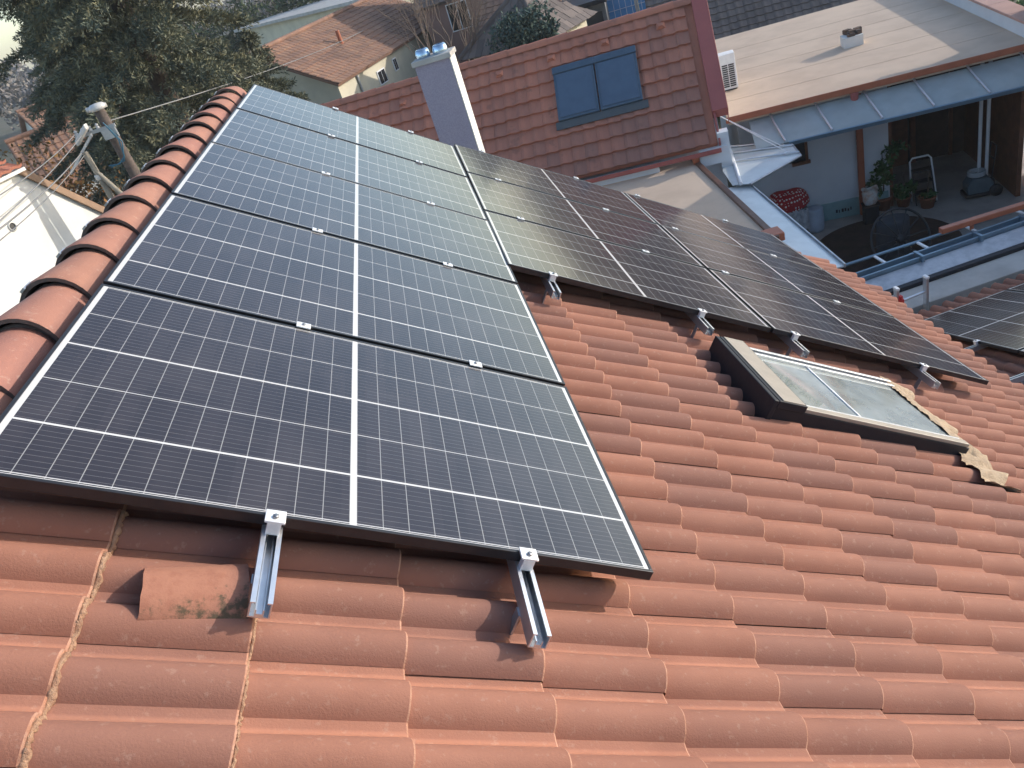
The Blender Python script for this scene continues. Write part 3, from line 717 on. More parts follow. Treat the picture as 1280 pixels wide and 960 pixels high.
mb = MB(); mb.box(FF_, (2.88,2.9,0), (4.95,3.0,2.66)); mb.build('terrace_back_wall', DARKWOOD, fl)
mb = MB(); mb.box(FF_, (2.885,.9,0), (2.95,2.85,2.6)); mb.build('terrace_side_panel', WOOD, fl)
dr = MB(); dr.box(FF_, (2.98,2.86,0), (3.75,2.895,1.0)); dr.build('door_panel', WOOD, fl)
dr = MB(); dr.box(FF_, (3.05,2.86,1.05), (3.7,2.89,2.0)); dr.build('terrace_window', WINDARK, fl)
mb = MB(); mb.box(FF_, (3.8,2.84,0), (3.9,2.9,2.5)); mb.box(FF_, (4.55,2.84,0), (4.62,2.9,2.5)); mb.build('door_frame', WOOD, fl)
for x in (4.42, 4.55):
    mb = MB(); mb.tube([FO+e1*x+e2*.75, FO+e1*x+e2*.75+Z*2.66], .032, 10); mb.build('terrace_post', WHITE, fl)
mb = MB(); mb.box(FF_, (4.86,.2,0), (4.94,2.9,2.66)); mb.build('terrace_end_wall', WOOD, fl)
lc = empty('long_canopy', FO+e1*2.8, 'long grey sheet canopy with pale struts under the orange gutter of the white house', 'canopy')
FL = (FO+e2*.05+Z*2.62, e1, V(-e2.x*.93,-e2.y*.93,-.36).normalized(), Z); nl = e1.cross(FL[2])*-1
FL = (FL[0], e1, FL[2], nl)
mb = MB(); mb.box(FL, (.35,.02,0), (5.3,.80,.014)); mb.build('sheet', sheet_mat('grey_canopy_sheet', (.42,.46,.46), .22, .0), lc)
mb = MB(); mb.box(FL, (.9,.80,-.05), (5.3,.835,.03)); mb.build('edge_profile', BLUEMET, lc, bevel=.006)
for x in (.85, 1.62, 2.42, 3.22, 4.05, 4.85):
    mb = MB(); mb.tube([FL[0]+e1*(x-.14)+FL[2]*-.02+Z*.08, FL[0]+e1*(x-.10)+FL[2]*.25+nl*.06, FL[0]+e1*x+FL[2]*.78+nl*.03], .018, 8); mb.build('strut', ALU, lc)
# small chimney and white vent box on the flat roof
sc = empty('roof_chimney', FO+e1*2.72+e2*2.6+Z*2.8, 'small white roof chimney with broken brown cap on the beige flat roof', 'chimney')
FK = (FO+e1*2.53+e2*2.55+Z*2.8, e1, e2, Z)
mb = MB(); mb.box(FK, (0,0,0), (.36,.34,.20)); mb.build('shaft', PLASTER_W, sc)
mb = MB(); rr = random.Random(2)
for k in range(14):
    x, y = rr.uniform(-.03,.3), rr.uniform(-.03,.28); F = (FK[0]+e1*x+e2*y+Z*.201, (e1+e2*rr.uniform(-.4,.4)).normalized(), e2, Z)
    F = (F[0], F[1], F[1].cross(Z)*-1, Z); mb.box(F, (0,0,0), (rr.uniform(.08,.14),rr.uniform(.06,.12),rr.uniform(.03,.10)))
mb.build('cap', pmat('old_brick', (.15,.09,.06), .95, (.06,.045,.04), 9, .9), sc, bevel=.008)
ac = empty('air_conditioner', FO+e1*.2+e2*1.7+Z*2.8, 'white air conditioner box with dark grille on the beige flat roof beside the red edge', 'air conditioner')
FA = (FO+e1*.08+e2*1.7+Z*2.8, e1, e2, Z)
mb = MB(); mb.box(FA, (0,0,.03), (.30,.26,.70)); mb.build('casing', WHITE, ac, bevel=.012)
for i in range(2):
    mb = MB()
    for k in range(11): mb.box(FA, (.035+i*.125,-.008,.08+k*.04), (.14+i*.125,-.001,.105+k*.04))
    mb.build('grille', BLACKP, ac)
mb = MB(); mb.box(FA, (.02,.02,0), (.28,.24,.03)); mb.build('foot', BLACKP, ac)

# ------------------------------------------------------------------ ground
def sheet(name, poly, z, m):
    mb = MB(); mb.add([V(x,y,z) for x, y in poly], [tuple(range(len(poly)))]); return tag(mb.build(name, m), kind='structure')
sheet('ground', [(-600,-60),(600,-60),(600,640),(-600,640)], G-.012, GRASS)
sheet('courtyard_paving', [(4.0,5.0),(14,4),(16,14),(9,16.5),(5.6,13)], G-.004, PAVE)
mb = MB(); c = V(8.55,10.6,G)
mb.lathe(c, [(.001,.012),(1.22,.012),(1.25,.006),(1.25,.0)], 40); tag(mb.build('round_mat', DECK), 'dark brown round mat on the courtyard paving under the cart wheel', 'mat')

# ------------------------------------------------------------------ terrace things
def at_floor(x, y): return V(x, y, G+.0)
# pressure washer
w0 = at_floor(10.85,11.30); pw = empty('floor_cleaning_machine', w0, 'grey floor cleaning machine on wheels with hose coiled on top on the terrace', 'cleaning machine')
FWm = (w0, e1, e2, Z)
mb = MB(); mb.prism((w0, e1, Z, e2), [(-.2,.08),(.22,.06),(.24,.25),(.17,.36),(-.12,.40),(-.22,.25)], -.16, .16); mb.build('body', TEAL, pw, bevel=.03)
mb = MB(); mb.box(FWm, (-.24,-.18,.02), (.2,.18,.10)); mb.build('base', BLACKP, pw, bevel=.02)
for s in (-1, 1):
    mb = MB(); mb.lathe(w0+e1*.26+e2*(.19*s)+Z*.11, [(.02,-.025),(.11,-.025),(.115,0),(.11,.025),(.02,.025)], 18, e2); mb.build('wheel', BLACKP, pw)
mb = MB()
for s in (-.13, .13): mb.tube([w0+e1*.18+e2*s+Z*.15, w0+e1*.26+e2*s+Z*.95], .014, 8)
mb.tube([w0+e1*.26+e2*-.13+Z*.95, w0+e1*.26+e2*.13+Z*.95], .014, 8); mb.tube([w0+e1*.23+e2*-.13+Z*.7, w0+e1*.23+e2*.13+Z*.7], .012, 8); mb.build('handle', BLACKP, pw)
mb = MB()
for k in range(3): mb.tube([w0+e1*(-.02+.14*math.cos(a/3))+e2*(.13*math.sin(a/3))+Z*(.42+.03*k) for a in range(20)], .018, 6)
mb.build('hose', pmat('pale_hose', (.42,.45,.47), .5), pw)
# step ladder
s0 = at_floor(10.09,11.80); st = empty('step_ladder', s0, 'folding step ladder with white curved handrail beside the terracotta pot', 'step ladder')
FSl = (s0, e1, e2, Z)
mb = MB(); mb.tube([s0+e1*-.19+e2*.05, s0+e1*-.19+e2*.16+Z*.78, s0+e1*-.14+e2*.17+Z*.84, s0+e1*.14+e2*.17+Z*.84, s0+e1*.19+e2*.16+Z*.78, s0+e1*.21+e2*-.12], .018, 10); mb.build('rail', WHITE, st)
for k in range(3):
    mb = MB(); mb.box(FSl, (-.17,-.12+.08*k,.18+.2*k), (.17,.05+.08*k,.205+.2*k)); mb.build('step', BLACKP, st, bevel=.006)
mb = MB()
for s in (-.17, .17): mb.tube([s0+e1*s+e2*-.2, s0+e1*s+e2*.12+Z*.64], .014, 8)
mb.build('rear_leg', BLACKP, st)
# stand with bag
b0 = at_floor(8.92,11.66); FB = (b0, e1, e2, Z)
sd = empty('plant_stand', b0, 'dark box stand holding a printed bag against the white wall', 'stand')
mb = MB(); mb.box(FB, (-.13,-.12,0), (.13,.12,.36)); mb.build('box', BLACKP, sd, bevel=.015)
mb = MB(); mb.box(FB, (-.15,-.14,.361), (.15,.14,.385)); mb.build('top', DARKWOOD, sd, bevel=.006)
bg = MB(); rr = random.Random(5); prof = [(.10,.0),(.135,.06),(.13,.16),(.145,.24),(.12,.29),(.15,.31)]
vs = []; n = 14
for r, z in prof:
    for k in range(n):
        a = 2*math.pi*k/n; q = r*(1+.1*rr.uniform(-1,1)); vs.append(b0+e1*(q*math.cos(a))+e2*(q*.75*math.sin(a))+Z*(.386+z+(.03*math.sin(3*a) if z > .25 else 0)))
bg.add(vs, [(i*n+k, i*n+(k+1)%n, (i+1)*n+(k+1)%n, (i+1)*n+k) for i in range(len(prof)-1) for k in range(n)], 0, 0, True)
tag(bg.build('paper_bag', PAPER), 'white and brown printed paper bag on the dark stand', 'bag')
# covered chair with red cloth
k0 = at_floor(7.62,12.45); ch = empty('garden_table', k0, 'small garden table with rumpled pale side cloth under the red dotted cloth', 'table')
FKc = (k0, e1, e2, Z)
mb = MB(); mb.box(FKc, (-.3,-.28,.50), (.35,.28,.54)); mb.build('tabletop', GREYSHED, ch, bevel=.01)
for a in (-.26,.31):
    for b in (-.24,.24):
        mb = MB(); mb.box(FKc, (a-.02,b-.02,0), (a+.02,b+.02,.50)); mb.build('leg', GREYSHED, ch)
mb = MB(); nx, nz = 26, 8
vs = [k0+e1*(-.3+.66*i/(nx-1))+e2*(-.29-.02*math.sin(i*1.3)-.02*j/nz)+Z*(.545-.44*j/(nz-1)) for i in range(nx) for j in range(nz)]
mb.add(vs, [(i*nz+j, i*nz+j+1, (i+1)*nz+j+1, (i+1)*nz+j) for i in range(nx-1) for j in range(nz-1)], 0, 0, True)
mb.build('side_cloth', pmat('pale_patterned_cloth', (.55,.56,.58), .9, (.3,.32,.36), 14, .9), ch)
mb = MB(); n, m = 28, 9; rr = random.Random(6); vs = []
for j in range(m+1):
    f = j/m
    for k in range(n):
        a = 2*math.pi*k/n; r = math.cos(f*math.pi/2)**.55 if j < m else 0.0
        q = 1+.06*math.sin(3*a+1)+.05*math.sin(5*a)*(1-f)
        vs.append(k0+e1*(.40*r*q*math.cos(a)+.02)+e2*(.34*r*q*math.sin(a))+Z*(.545+.32*math.sin(f*math.pi/2)*(1+.08*math.cos(2*a))))
mb.add(vs, [(j*n+k, j*n+(k+1)%n, (j+1)*n+(k+1)%n, (j+1)*n+k) for j in range(m) for k in range(n)], 0, 0, True)
tag(mb.build('cloth_bundle', DOTS), 'rounded bundle covered in red cloth with white dots beside the canopy', 'cloth')
mb = MB(); mb.lathe(at_floor(8.02,12.12), [(.001,0),(.15,0),(.165,.05),(.17,.25),(.16,.42),(.165,.46),(.15,.47),(.001,.46)], 20)
tag(mb.build('plastic_barrel', pmat('pale_blue_plastic', (.45,.52,.62), .5), None), 'pale blue plastic barrel beside the red dotted bundle', 'barrel')
# pots and plants
def leaves(c, sx, sy, sz, n, size, seed, shell=.55, blobs=7):
    g = np.random.default_rng(seed)
    bc = g.normal(size=(blobs,3)); bc /= np.linalg.norm(bc,axis=1)[:,None]; bc *= g.uniform(.2,.75,(blobs,1)); br = g.uniform(.3,.55,blobs)
    w = g.integers(0, blobs, n); d = g.normal(size=(n,3)); d /= np.linalg.norm(d,axis=1)[:,None]
    p = bc[w]+d*br[w][:,None]*g.uniform(shell,1,(n,1)); p *= np.array([sx,sy,sz]); p += np.array(c)
    return quads(p, g, size)
def quads(p, g, size, dirs=None, aspect=.5, droop=0.):
    n = len(p)
    a = g.normal(size=(n,3)) if dirs is None else dirs+g.normal(size=(n,3))*.35
    a[:,2] -= droop; a /= np.linalg.norm(a,axis=1)[:,None]
    b = np.cross(a, g.normal(size=(n,3))); b /= np.linalg.norm(b,axis=1)[:,None]
    l = size*g.uniform(.6,1.3,(n,1)); w = l*aspect*.5
    v = np.stack([p, p+a*l*.5+b*w, p+a*l, p+a*l*.5-b*w], 1).reshape(-1,3)
    t = g.uniform(0,1,n)**2
    return v, t
def foliage_obj(name, chunks, mat, parent=None):
    v = np.concatenate([c[0] for c in chunks]); t = np.concatenate([c[1] for c in chunks])
    root = parent
    org = np.array(root.location) if root is not None else np.array([v[:,0].mean(), v[:,1].mean(), v[:,2].min()])
    v = v-org; n = len(t)
    me = bpy.data.meshes.new(name); me.vertices.add(4*n); me.vertices.foreach_set('co', v.ravel())
    me.loops.add(4*n); me.loops.foreach_set('vertex_index', np.arange(4*n, dtype=np.int32))
    me.polygons.add(n); me.polygons.foreach_set('loop_start', np.arange(0, 4*n, 4, dtype=np.int32))
    me.materials.append(mat); me.update(calc_edges=True)
    me.attributes.new('tint', 'FLOAT', 'FACE').data.foreach_set('value', t.astype(np.float32))
    o = bpy.data.objects.new(name, me); COL.objects.link(o)
    if parent is not None: o.parent = parent
    else: o.location = org
    return o
def pot_plant(x, y, ph, pr_, leafspec, label, stem=None):
    c = at_floor(x, y); o = empty('potted_plant', c, label, 'potted plant', 'potted plants on the terrace')
    mb = MB(); mb.lathe(c, [(.001,0),(pr_*.72,0),(pr_*.95,ph*.85),(pr_*1.05,ph*.86),(pr_*1.05,ph),(pr_*.9,ph),(pr_*.88,ph*.9),(.001,ph*.9)], 20); mb.build('pot', TERRA, o)
    mb = MB(); mb.tube([c+Z*ph*.85, c+Z*(ph+.3)+V(.02,0,0), c+Z*(stem or ph+.5)], [.018,.014,.008], 6); mb.build('stem', BARK, o)
    foliage_obj('leaves', [leaves((c.x+dx, c.y+dy, c.z+dz), sx, sy, sz, n, .11, i*7+3, .4) for i, (dx,dy,dz,sx,sy,sz,n) in enumerate(leafspec)], POTLEAF, o)
pot_plant(9.40, 12.02, .25, .16, [(-.1,.05,.62,.27,.22,.30,420), (.02,0,.95,.26,.2,.26,280), (.22,-.1,1.22,.28,.18,.12,160)], 'tall leafy climbing plant in a pot beside the white bag', 1.2)
pot_plant(9.72, 11.86, .2, .14, [(0,0,.36,.24,.2,.18,300)], 'low bushy plant in a pot between the tall plant and the step ladder')
pot_plant(9.98, 11.50, .22, .15, [(0,0,.25,.10,.1,.06,60)], 'nearly bare terracotta pot in front of the step ladder')
# cart wheel with covered box
wc = V(8.30,9.72,G+.56); tilt = V(.15,.35,.93).normalized()
cw = empty('cart_wheel', (8.30,9.72,G), 'dark spoked cart wheel leaning on the round mat', 'wheel')
wn = (V(.05,-.80,.45)).normalized(); wa = V(1,0,0); wa = (wa-wn*wa.dot(wn)).normalized(); wb = wn.cross(wa)
mb = MB(); mb.tube([wc+(wa*math.cos(2*math.pi*k/40)+wb*math.sin(2*math.pi*k/40))*.52 for k in range(41)], .022, 8, cap=False); mb.build('rim', BLACKP, cw)
mb = MB(); mb.lathe(wc, [(.001,-.05),(.07,-.05),(.08,0),(.07,.05),(.001,.05)], 16, wn); mb.build('hub', BLACKP, cw)
for k in range(12):
    d = wa*math.cos(math.pi*k/6)+wb*math.sin(math.pi*k/6); mb = MB(); mb.tube([wc+d*.06, wc+d*.51], .012, 6); mb.build('spoke', BLACKP, cw)
mb = MB(); n, m = 24, 6; vs = []
cv = V(8.40,10.10,G)
for j in range(m+1):
    f = j/m; r = [1,1,.99,.97,.92,.6,0][j]; z = [.02,.25,.5,.72,.80,.84,.85][j]
    for k in range(n):
        a = 2*math.pi*k/n; q = 1+.06*math.sin(4*a+f)*(1-f)
        vs.append(cv+V(.30*r*q*math.cos(a), .22*r*q*math.sin(a), z*.95))
mb.add(vs, [(j*n+k, j*n+(k+1)%n, (j+1)*n+(k+1)%n, (j+1)*n+k) for j in range(m) for k in range(n)], 0, 0, True)
tag(mb.build('covered_box', TARP), 'low box under a dark grey cover behind the cart wheel', 'covered box')
# unseen block added to the east to shade the courtyard
nb = empty('east_shade_block', FO+e1*8+e2*-1, 'plain plastered block just beyond the right edge, added to shade the courtyard', 'house')
mb = MB(); mb.box(FF_, (5.4,-3.3,0), (9.5,1.1,3.6)); mb.build('wall', PLASTER_W, nb)
mb = MB(); mb.prism((FO+e1*5.2, e2, Z, e1), [(-3.6,3.6),(1.4,3.6),(-1.1,5.0)], 0, 4.6); mb.build('roof', BROWN_TILE, nb)

# ------------------------------------------------------------------ white gable house at the left
th = R(115); wn_ = V(math.sin(th), math.cos(th), 0); wd = V(-wn_.y, wn_.x, 0); wA = V(-5.99,13.87,0)
FW = (wA, wd, Z, wn_)
gh = empty('gable_house', wA+wd*-1-wn_*2, 'white gable wall with brown verge board and round vent at the left edge', 'house'); gh.location.z = G
mb = MB(); mb.prism(FW, [(-6,G),(4.5,G),(4.5,-5.74),(0,-.90),(-6,-.90)], -.26, 0); mb.prism(FW, [(-5.9,G),(4.4,G),(4.4,-6.0),(-.1,-2.0),(-5.9,-2.0)], -3.5, -.27); mb.build('wall', PLASTER_W, gh)
vd = wd*4.5+Z*-4.84; vd.normalize(); vn = wn_.cross(vd)
mb = MB(); mb.box((wA+Z*-.88, vd, wn_, -vn if vn.z < 0 else vn), (-.05,-.30,.0), (6.6,.07,.035)); mb.box((wA+Z*-.88, vd, wn_, -vn if vn.z < 0 else vn), (-.05,.03,-.10), (6.6,.08,.03)); mb.build('verge_board', pmat('brown_verge', (.30,.19,.12), .7, (.22,.13,.08), 6), gh)
mb = MB(); mb.lathe(wA+wd*-.80+Z*-1.63+wn_*.002, [(.085,.0),(.085,.02),(.065,.022)], 20, wn_); mb.lathe(wA+wd*-.80+Z*-1.63, [(.066,.004),(.001,.004)], 20, wn_, 1); mb.build('vent', [CERAMIC, BLACKP], gh)
mb = MB(); mb.box((wA+Z*-.90, wd, wn_, Z), (-6,-.3,0), (.02,.14,.06)); mb.build('soffit', PLASTER_W, gh)
mb = MB(); FRl = (wA+wd*-.02+Z*-.83+wn_*.14, -wd, V(-wn_.x*.9,-wn_.y*.9,.42).normalized(), Z); FRl = (FRl[0], FRl[1], FRl[2], FRl[1].cross(FRl[2])); 
flat_tiles(mb, FRl, 0, 5, 0, 2.5, .24, .3, 3, .03, .03 if FRl[3].z > 0 else -.03); mb.build('roof', RED_TILE, gh)

# ------------------------------------------------------------------ utility poles and cables
def pole1():
    b = V(-4.27,14.2,G); top = -.40
    o = empty('utility_pole', b, 'dark round wooden utility pole with white insulator cap behind the ridge', 'utility pole')
    mb = MB(); mb.tube([b, b+Z*3, b+Z*(top-G)], [.13,.115,.098], 14); mb.build('post', POLEWOOD, o)
    mb = MB(); mb.lathe(b+Z*(top-G), [(.10,0),(.16,.02),(.165,.07),(.11,.12),(.001,.13)], 14); mb.tube([b+Z*(top-G+.06)+V(-.2,-.02,0), b+Z*(top-G+.05)+V(.16,.02,0)], .045, 8); mb.build('insulator_cap', CERAMIC, o)
    mb = MB(); mb.box(WF(b+V(0,-.1,top-G-.30)), (-.6,-.03,-.03), (.16,.03,.03)); mb.box(WF(b+V(0,-.12,top-G-.45)), (-.12,-.03,-.05), (.14,.05,.12)); arm = mb.build('cross_arm', STEEL, o)
    for x in (-.55,-.42,-.28,-.14):
        mb = MB(); mb.lathe(b+V(x,-.1,top-G-.27), [(.03,0),(.035,.03),(.02,.05),(.035,.07),(.001,.1)], 10); mb.build('insulator', CERAMIC, arm)
    mb = MB(); mb.tube([b+V(.02,-.15,top-G-.25), b+V(.12,-.2,top-G-.55), b+V(.06,-.2,top-G-.85), b+V(-.1,-.18,top-G-.95), b+V(-.32,-.1,top-G-.93)], .014, 6); mb.tube([b+V(0,-.15,top-G-.2), b+V(.16,-.2,top-G-.6), b+V(.02,-.2,top-G-.92), b+V(-.3,-.1,top-G-.97)], .012, 6); mb.build('cable_loop', CABLE_B, o)
pole1()
def pole2():
    b = V(-4.80,13.95,G)
    o = empty('concrete_pole', b, 'pale concrete pole with bracing leg and lamp arm left of the wooden pole', 'utility pole')
    mb = MB(); mb.tube([b, b+Z*5.55], [.085,.055], 8); mb.build('post', CONCPOLE, o)
    mb = MB(); mb.tube([b+V(.42,-.05,1.0), b+V(.40,-.05,4.2), b+V(.02,-.03,5.15)], [.06,.055,.045], 8); mb.build('bracing_leg', CONCPOLE, o)
    mb = MB(); mb.lathe(b+Z*5.02, [(.065,0),(.078,.02),(.078,.08),(.065,.1)], 12); mb.build('collar', CERAMIC, o)
    mb = MB(); mb.box((b+Z*5.58, V(.80,-.1,.55).normalized(), V(.1,.99,0).normalized(), Z), (-.55,-.03,-.02), (.35,.03,.03)); mb.build('arm', STEEL, o)
    mb = MB(); mb.box((b+Z*5.70, V(.80,-.1,.55).normalized(), V(.1,.99,0).normalized(), Z), (-.05,-.07,.0), (.35,.07,.1)); mb.build('lamp_head', CERAMIC, o, bevel=.02)
pole2()
def cable(a, b, sag, r, label):
    a, b = Vector(a), Vector(b); b = a+(b-a)*1.7; sag *= 2.2; mb = MB()
    mb.tube([a.lerp(b, k/16)-Z*(sag*4*(k/16)*(1-k/16)) for k in range(17)], r, 6); tag(mb.build('overhead_cable', CABLE), label, 'cable', 'overhead cables at the poles')
cable((-4.80,14.05,-.62), (-3.45,8.0,-.32), .05, .007, 'thin overhead cable to the far left of the poles, uppermost of the four')
cable((-4.68,14.05,-.66), (-3.63,8.0,-.56), .05, .008, 'thin overhead cable leaving the poles to the left, second from top')
cable((-4.85,13.9,-.95), (-3.71,8.0,-.66), .05, .010, 'thick overhead cable leaving the concrete pole arm to the left')
cable((-4.82,13.9,-1.0), (-3.80,8.0,-.76), .06, .007, 'thin overhead cable leaving the poles to the left, lowest of the four')
cable((-4.2,14.2,-.62), (1.37,45,-2.08), .35, .012, 'pale overhead cable running from the wooden pole across the spruces')

# ------------------------------------------------------------------ trees
def spruce(x, y, H, Rr, seed, label, mat=SPRUCE, dens=1., zmin=.06, lean=0.):
    g = np.random.default_rng(seed); base = V(x,y,G)
    o = empty('spruce_tree', base, label, 'tree', 'spruces behind the poles')
    mb = MB(); mb.tube([base, base+Z*H*.5, base+Z*H*.98], [.26*H/15,.15*H/15,.02], 10); mb.build('trunk', BARK, o)
    P, D, Tn = [], [], []; bm = MB()
    z = zmin*H
    while z < H*.97:
        f = 1-z/H; L0 = Rr*f**.8*1.0+.15
        for k in range(int(g.integers(5,8))):
            a = g.uniform(0, 2*math.pi); L = L0*g.uniform(.70,1.14); out = np.array([math.cos(a), math.sin(a), 0]); lat = np.array([-out[1], out[0], 0])
            zz = z+g.uniform(-.15,.15); n = int(L*10*dens)+4; m = int(52*dens**.5)
            t = np.linspace(.12, 1, n)**.75+g.normal(size=n)*.03; side = g.uniform(-1,1,n)
            wid = .34*L*(1.12-t)+.06
            cz = zz+.18*L*t-.45*L*t*t+.16*L*np.clip(t-.7,0,1)
            c = np.array([x,y,G])+out*(L*t)[:,None]+lat*(side*wid)[:,None]+np.array([0,0,1])*(cz-abs(side)*.12*L*.4)[:,None]
            ax = out*.8+lat*(side*.7)[:,None]+np.array([0,0,-.25]); ax /= np.linalg.norm(ax,axis=1)[:,None]
            s1 = g.uniform(-1,1,(n,m,1)); rad = g.normal(size=(n,m,3)); rad /= np.linalg.norm(rad,axis=2)[:,:,None]
            sz = g.uniform(.7,1.3,(n,1,1))*(.75+.1*Rr)*.9
            p = c[:,None,:]+ax[:,None,:]*(s1*.26*sz)+rad*(.055*sz)*np.array([1,1,.8])-np.array([0,0,1])*(g.uniform(0,1,(n,m,1))**2*.14*sz)
            P.append(p.reshape(-1,3)); D.append((rad*.75+ax[:,None,:]*.75+np.array([0,0,.1])).reshape(-1,3))
            Tn.append(np.clip(g.uniform(0,.9,(n,1))**1.5+g.uniform(0,.25,(n,m)), 0, 1).ravel())
        z += .46
    p = np.concatenate(P); d = np.concatenate(D); t = np.concatenate(Tn)
    v, _ = quads(p, g, .135, d, .26, .0)
    foliage_obj('crown', [(v, t)], mat, o)
spruce(-5.0, 21.5, 20.0, 3.5, 1, 'big dark green spruce tree directly behind the far end of the ridge')
spruce(-7.1, 25.0, 21.0, 3.3, 2, 'broad olive green spruce tree behind the two poles')
spruce(-2.9, 24.6, 6.2, 1.6, 3, 'short spruce tree at the corner of the brown roofed house', dens=.9)
spruce(-12.2, 36.0, 11.0, 2.3, 4, 'hazy farther spruce tree near the upper left corner', dens=.7)
rc_ = empty('round_conifer', (4.75,21.0,G), 'small round blue green conifer above the red tiled ridge', 'tree')
mb = MB(); mb.tube([V(4.75,21,G), V(4.75,21,G+4.2)], [.09,.05], 8); mb.build('trunk', BARK, rc_)
foliage_obj('crown', [leaves((4.72,21.0,-2.62), .95, .9, .95, 5200, .12, 61, .5, 16)], BLUESPR, rc_)

def bare_tree(x, y, H, seed, label, spread=.5, depth=5, r0=.07, group=None, leaf=None):
    rr = random.Random(seed); base = V(x,y,G); o = empty('bare_tree', base, label, 'tree', group); mb = MB(); tr = MB(); ends = []
    def grow(p, d, L, r, k):
        q = p+d*L; mid = p.lerp(q, .5)+V(rr.gauss(0,.04),rr.gauss(0,.04),0)*L
        (tr if k == depth else mb).tube([p, mid, q], [r, r*.85, r*.68], 5 if k < depth else 8, cap=False)
        if k == 0: ends.append(q); return
        for _ in range(3 if k > 1 else 2):
            nd = (d+V(rr.gauss(0,spread),rr.gauss(0,spread),rr.gauss(.15,spread*.6))).normalized(); grow(q if rr.random() < .6 else p.lerp(q, rr.uniform(.5,1)), nd, L*rr.uniform(.62,.82), r*.6, k-1)
    grow(base, V(rr.gauss(0,.05),rr.gauss(0,.05),1).normalized(), H*.36, r0, depth)
    tr.build('trunk', TWIG, o); mb.build('branches', TWIG, o)
    if leaf:
        g = np.random.default_rng(seed); e = np.array([tuple(q) for q in ends]); e = np.repeat(e, leaf[1], 0)+g.normal(size=(len(e)*leaf[1],3))*.14
        foliage_obj('leaves', [quads(e, g, .12)], leaf[0], o)
bare_tree(2.3, 24.6, 6.2, 3, 'leafless young tree with upright twigs behind the chimney cowls', .28, 5, .06)
bare_tree(3.2, 26.0, 5.6, 8, 'leafless thin tree in front of the brown rose house window', .3, 5, .05)
bare_tree(-9.2, 20.2, 5.4, 12, 'autumn tree with ochre leaves left of the concrete pole', .5, 5, .06, 'autumn trees at the left', (OCHRE, 3))
bare_tree(-12.0, 23.0, 6.0, 13, 'autumn tree with sparse orange leaves at the left edge', .5, 5, .06, 'autumn trees at the left', (OCHRE, 2))
bare_tree(-10.4, 19.3, 4.8, 14, 'leafless grey bush tree just above the white gable at the left edge', .55, 5, .05)
bare_tree(-7.4, 18.6, 4.2, 15, 'small tree with yellow brown leaves right behind the two poles', .5, 5, .05, 'autumn trees at the left', (OCHRE, 3))
bare_tree(-6.2, 20.5, 3.4, 16, 'low shrub tree with rusty leaves under the big spruce', .5, 5, .05, 'autumn trees at the left', (OCHRE, 4))
def bush(x, y, s, seed, label, mat=HEDGE, n=2500, size=.2):
    o = foliage_obj('bush', [leaves((x,y,G+s[2]*.8), *s, n, size, seed, .6, 9)], mat); tag(o, label, 'bush', 'bushes between the houses')
bush(-6.8, 17.5, (1.3,1.1,1.7), 31, 'dark green bush behind the wooden pole foot')
bush(-3.6, 18.5, (1.5,1.2,1.6), 32, 'dark green bush below the big spruce beside the ridge')
bush(-11.6, 27.5, (2.4,1.6,2.6), 33, 'olive bush at the left edge behind the autumn trees', OCHRE)
bush(9.4, 21.0, (1.4,.8,1.0), 34, 'dark shrub beside the grey tiled roof at the top')
bush(15.2, 17.5, (2.2,1.6,2.0), 35, 'green shrub beyond the pink coping at the upper right corner', POTLEAF)

# ------------------------------------------------------------------ houses in the background
def gable_house(name, O, a_dir, length, width, wall_h, pitch, roofm, wallm, label, over=.3, tile=(.3,.33), windows=(), both=True, cat='house', chim=None):
    d = a_dir.normalized(); w = V(-d.y, d.x, 0); o = empty('%s' % name, V(O[0],O[1],G)+d*length/2+w*width/2, label, cat)
    O = V(O[0],O[1],0); ez = G+wall_h; rh = width/2*math.tan(pitch)
    mb = MB(); mb.prism((O, w, Z, d), [(0,G),(width,G),(width,ez),(width/2,ez+rh-.1),(0,ez)], 0, length); mb.build('wall', wallm, o)
    mb = MB(); sl = (width/2+over)/math.cos(pitch)
    up = w*math.cos(pitch)+Z*math.sin(pitch); e0 = O+Z*ez-w*over-Z*(over*math.tan(pitch))-d*over
    nr = d.cross(up); flat_tiles(mb, (e0, d, up, nr), 0, length+2*over, 0, sl, tile[0], tile[1], hash(label) % 99 if False else len(label), .025, .03); mb.box((e0, d, up, nr), (0,.02,-.12), (length+2*over,sl-.01,-.015))
    up2 = -w*math.cos(pitch)+Z*math.sin(pitch); e3 = O+w*(width+over)+Z*ez-Z*(over*math.tan(pitch))-d*over
    mb.box((e3, d, up2, -d.cross(up2)), (0,.02,-.12), (length+2*over,sl-.02,-.0))
    rf = mb.build('roof', roofm, o)
    mb = MB(); ap = O+w*width/2+Z*(ez+rh+.06)-d*over; mb.tube([ap, ap+d*(length+2*over)], .10, 8); mb.build('ridge', roofm, rf)
    for s, z, ww, hh, m in windows:
        FWn = (O+d*s+Z*(G+z)-w*.012, d, Z, w)
        mb = MB(); mb.box(FWn, (0,0,-.03), (ww,hh,.011)); wv = mb.build('window', WHITE, o)
        mb = MB(); mb.box(FWn, (.05,.05,-.04), (ww/2-.02,hh-.05,-.031)); mb.box(FWn, (ww/2+.02,.05,-.04), (ww-.05,hh-.05,-.031)); mb.build('pane', m, wv)
    if chim:
        s, t = chim; c = e0+d*s+up*t
        mb = MB(); mb.tube([c-Z*.1, c+Z*.55], .09, 8); mb.build('flue', ORANGE, rf)
    return o
b1 = V(math.sin(R(28)), math.cos(R(28)), 0)
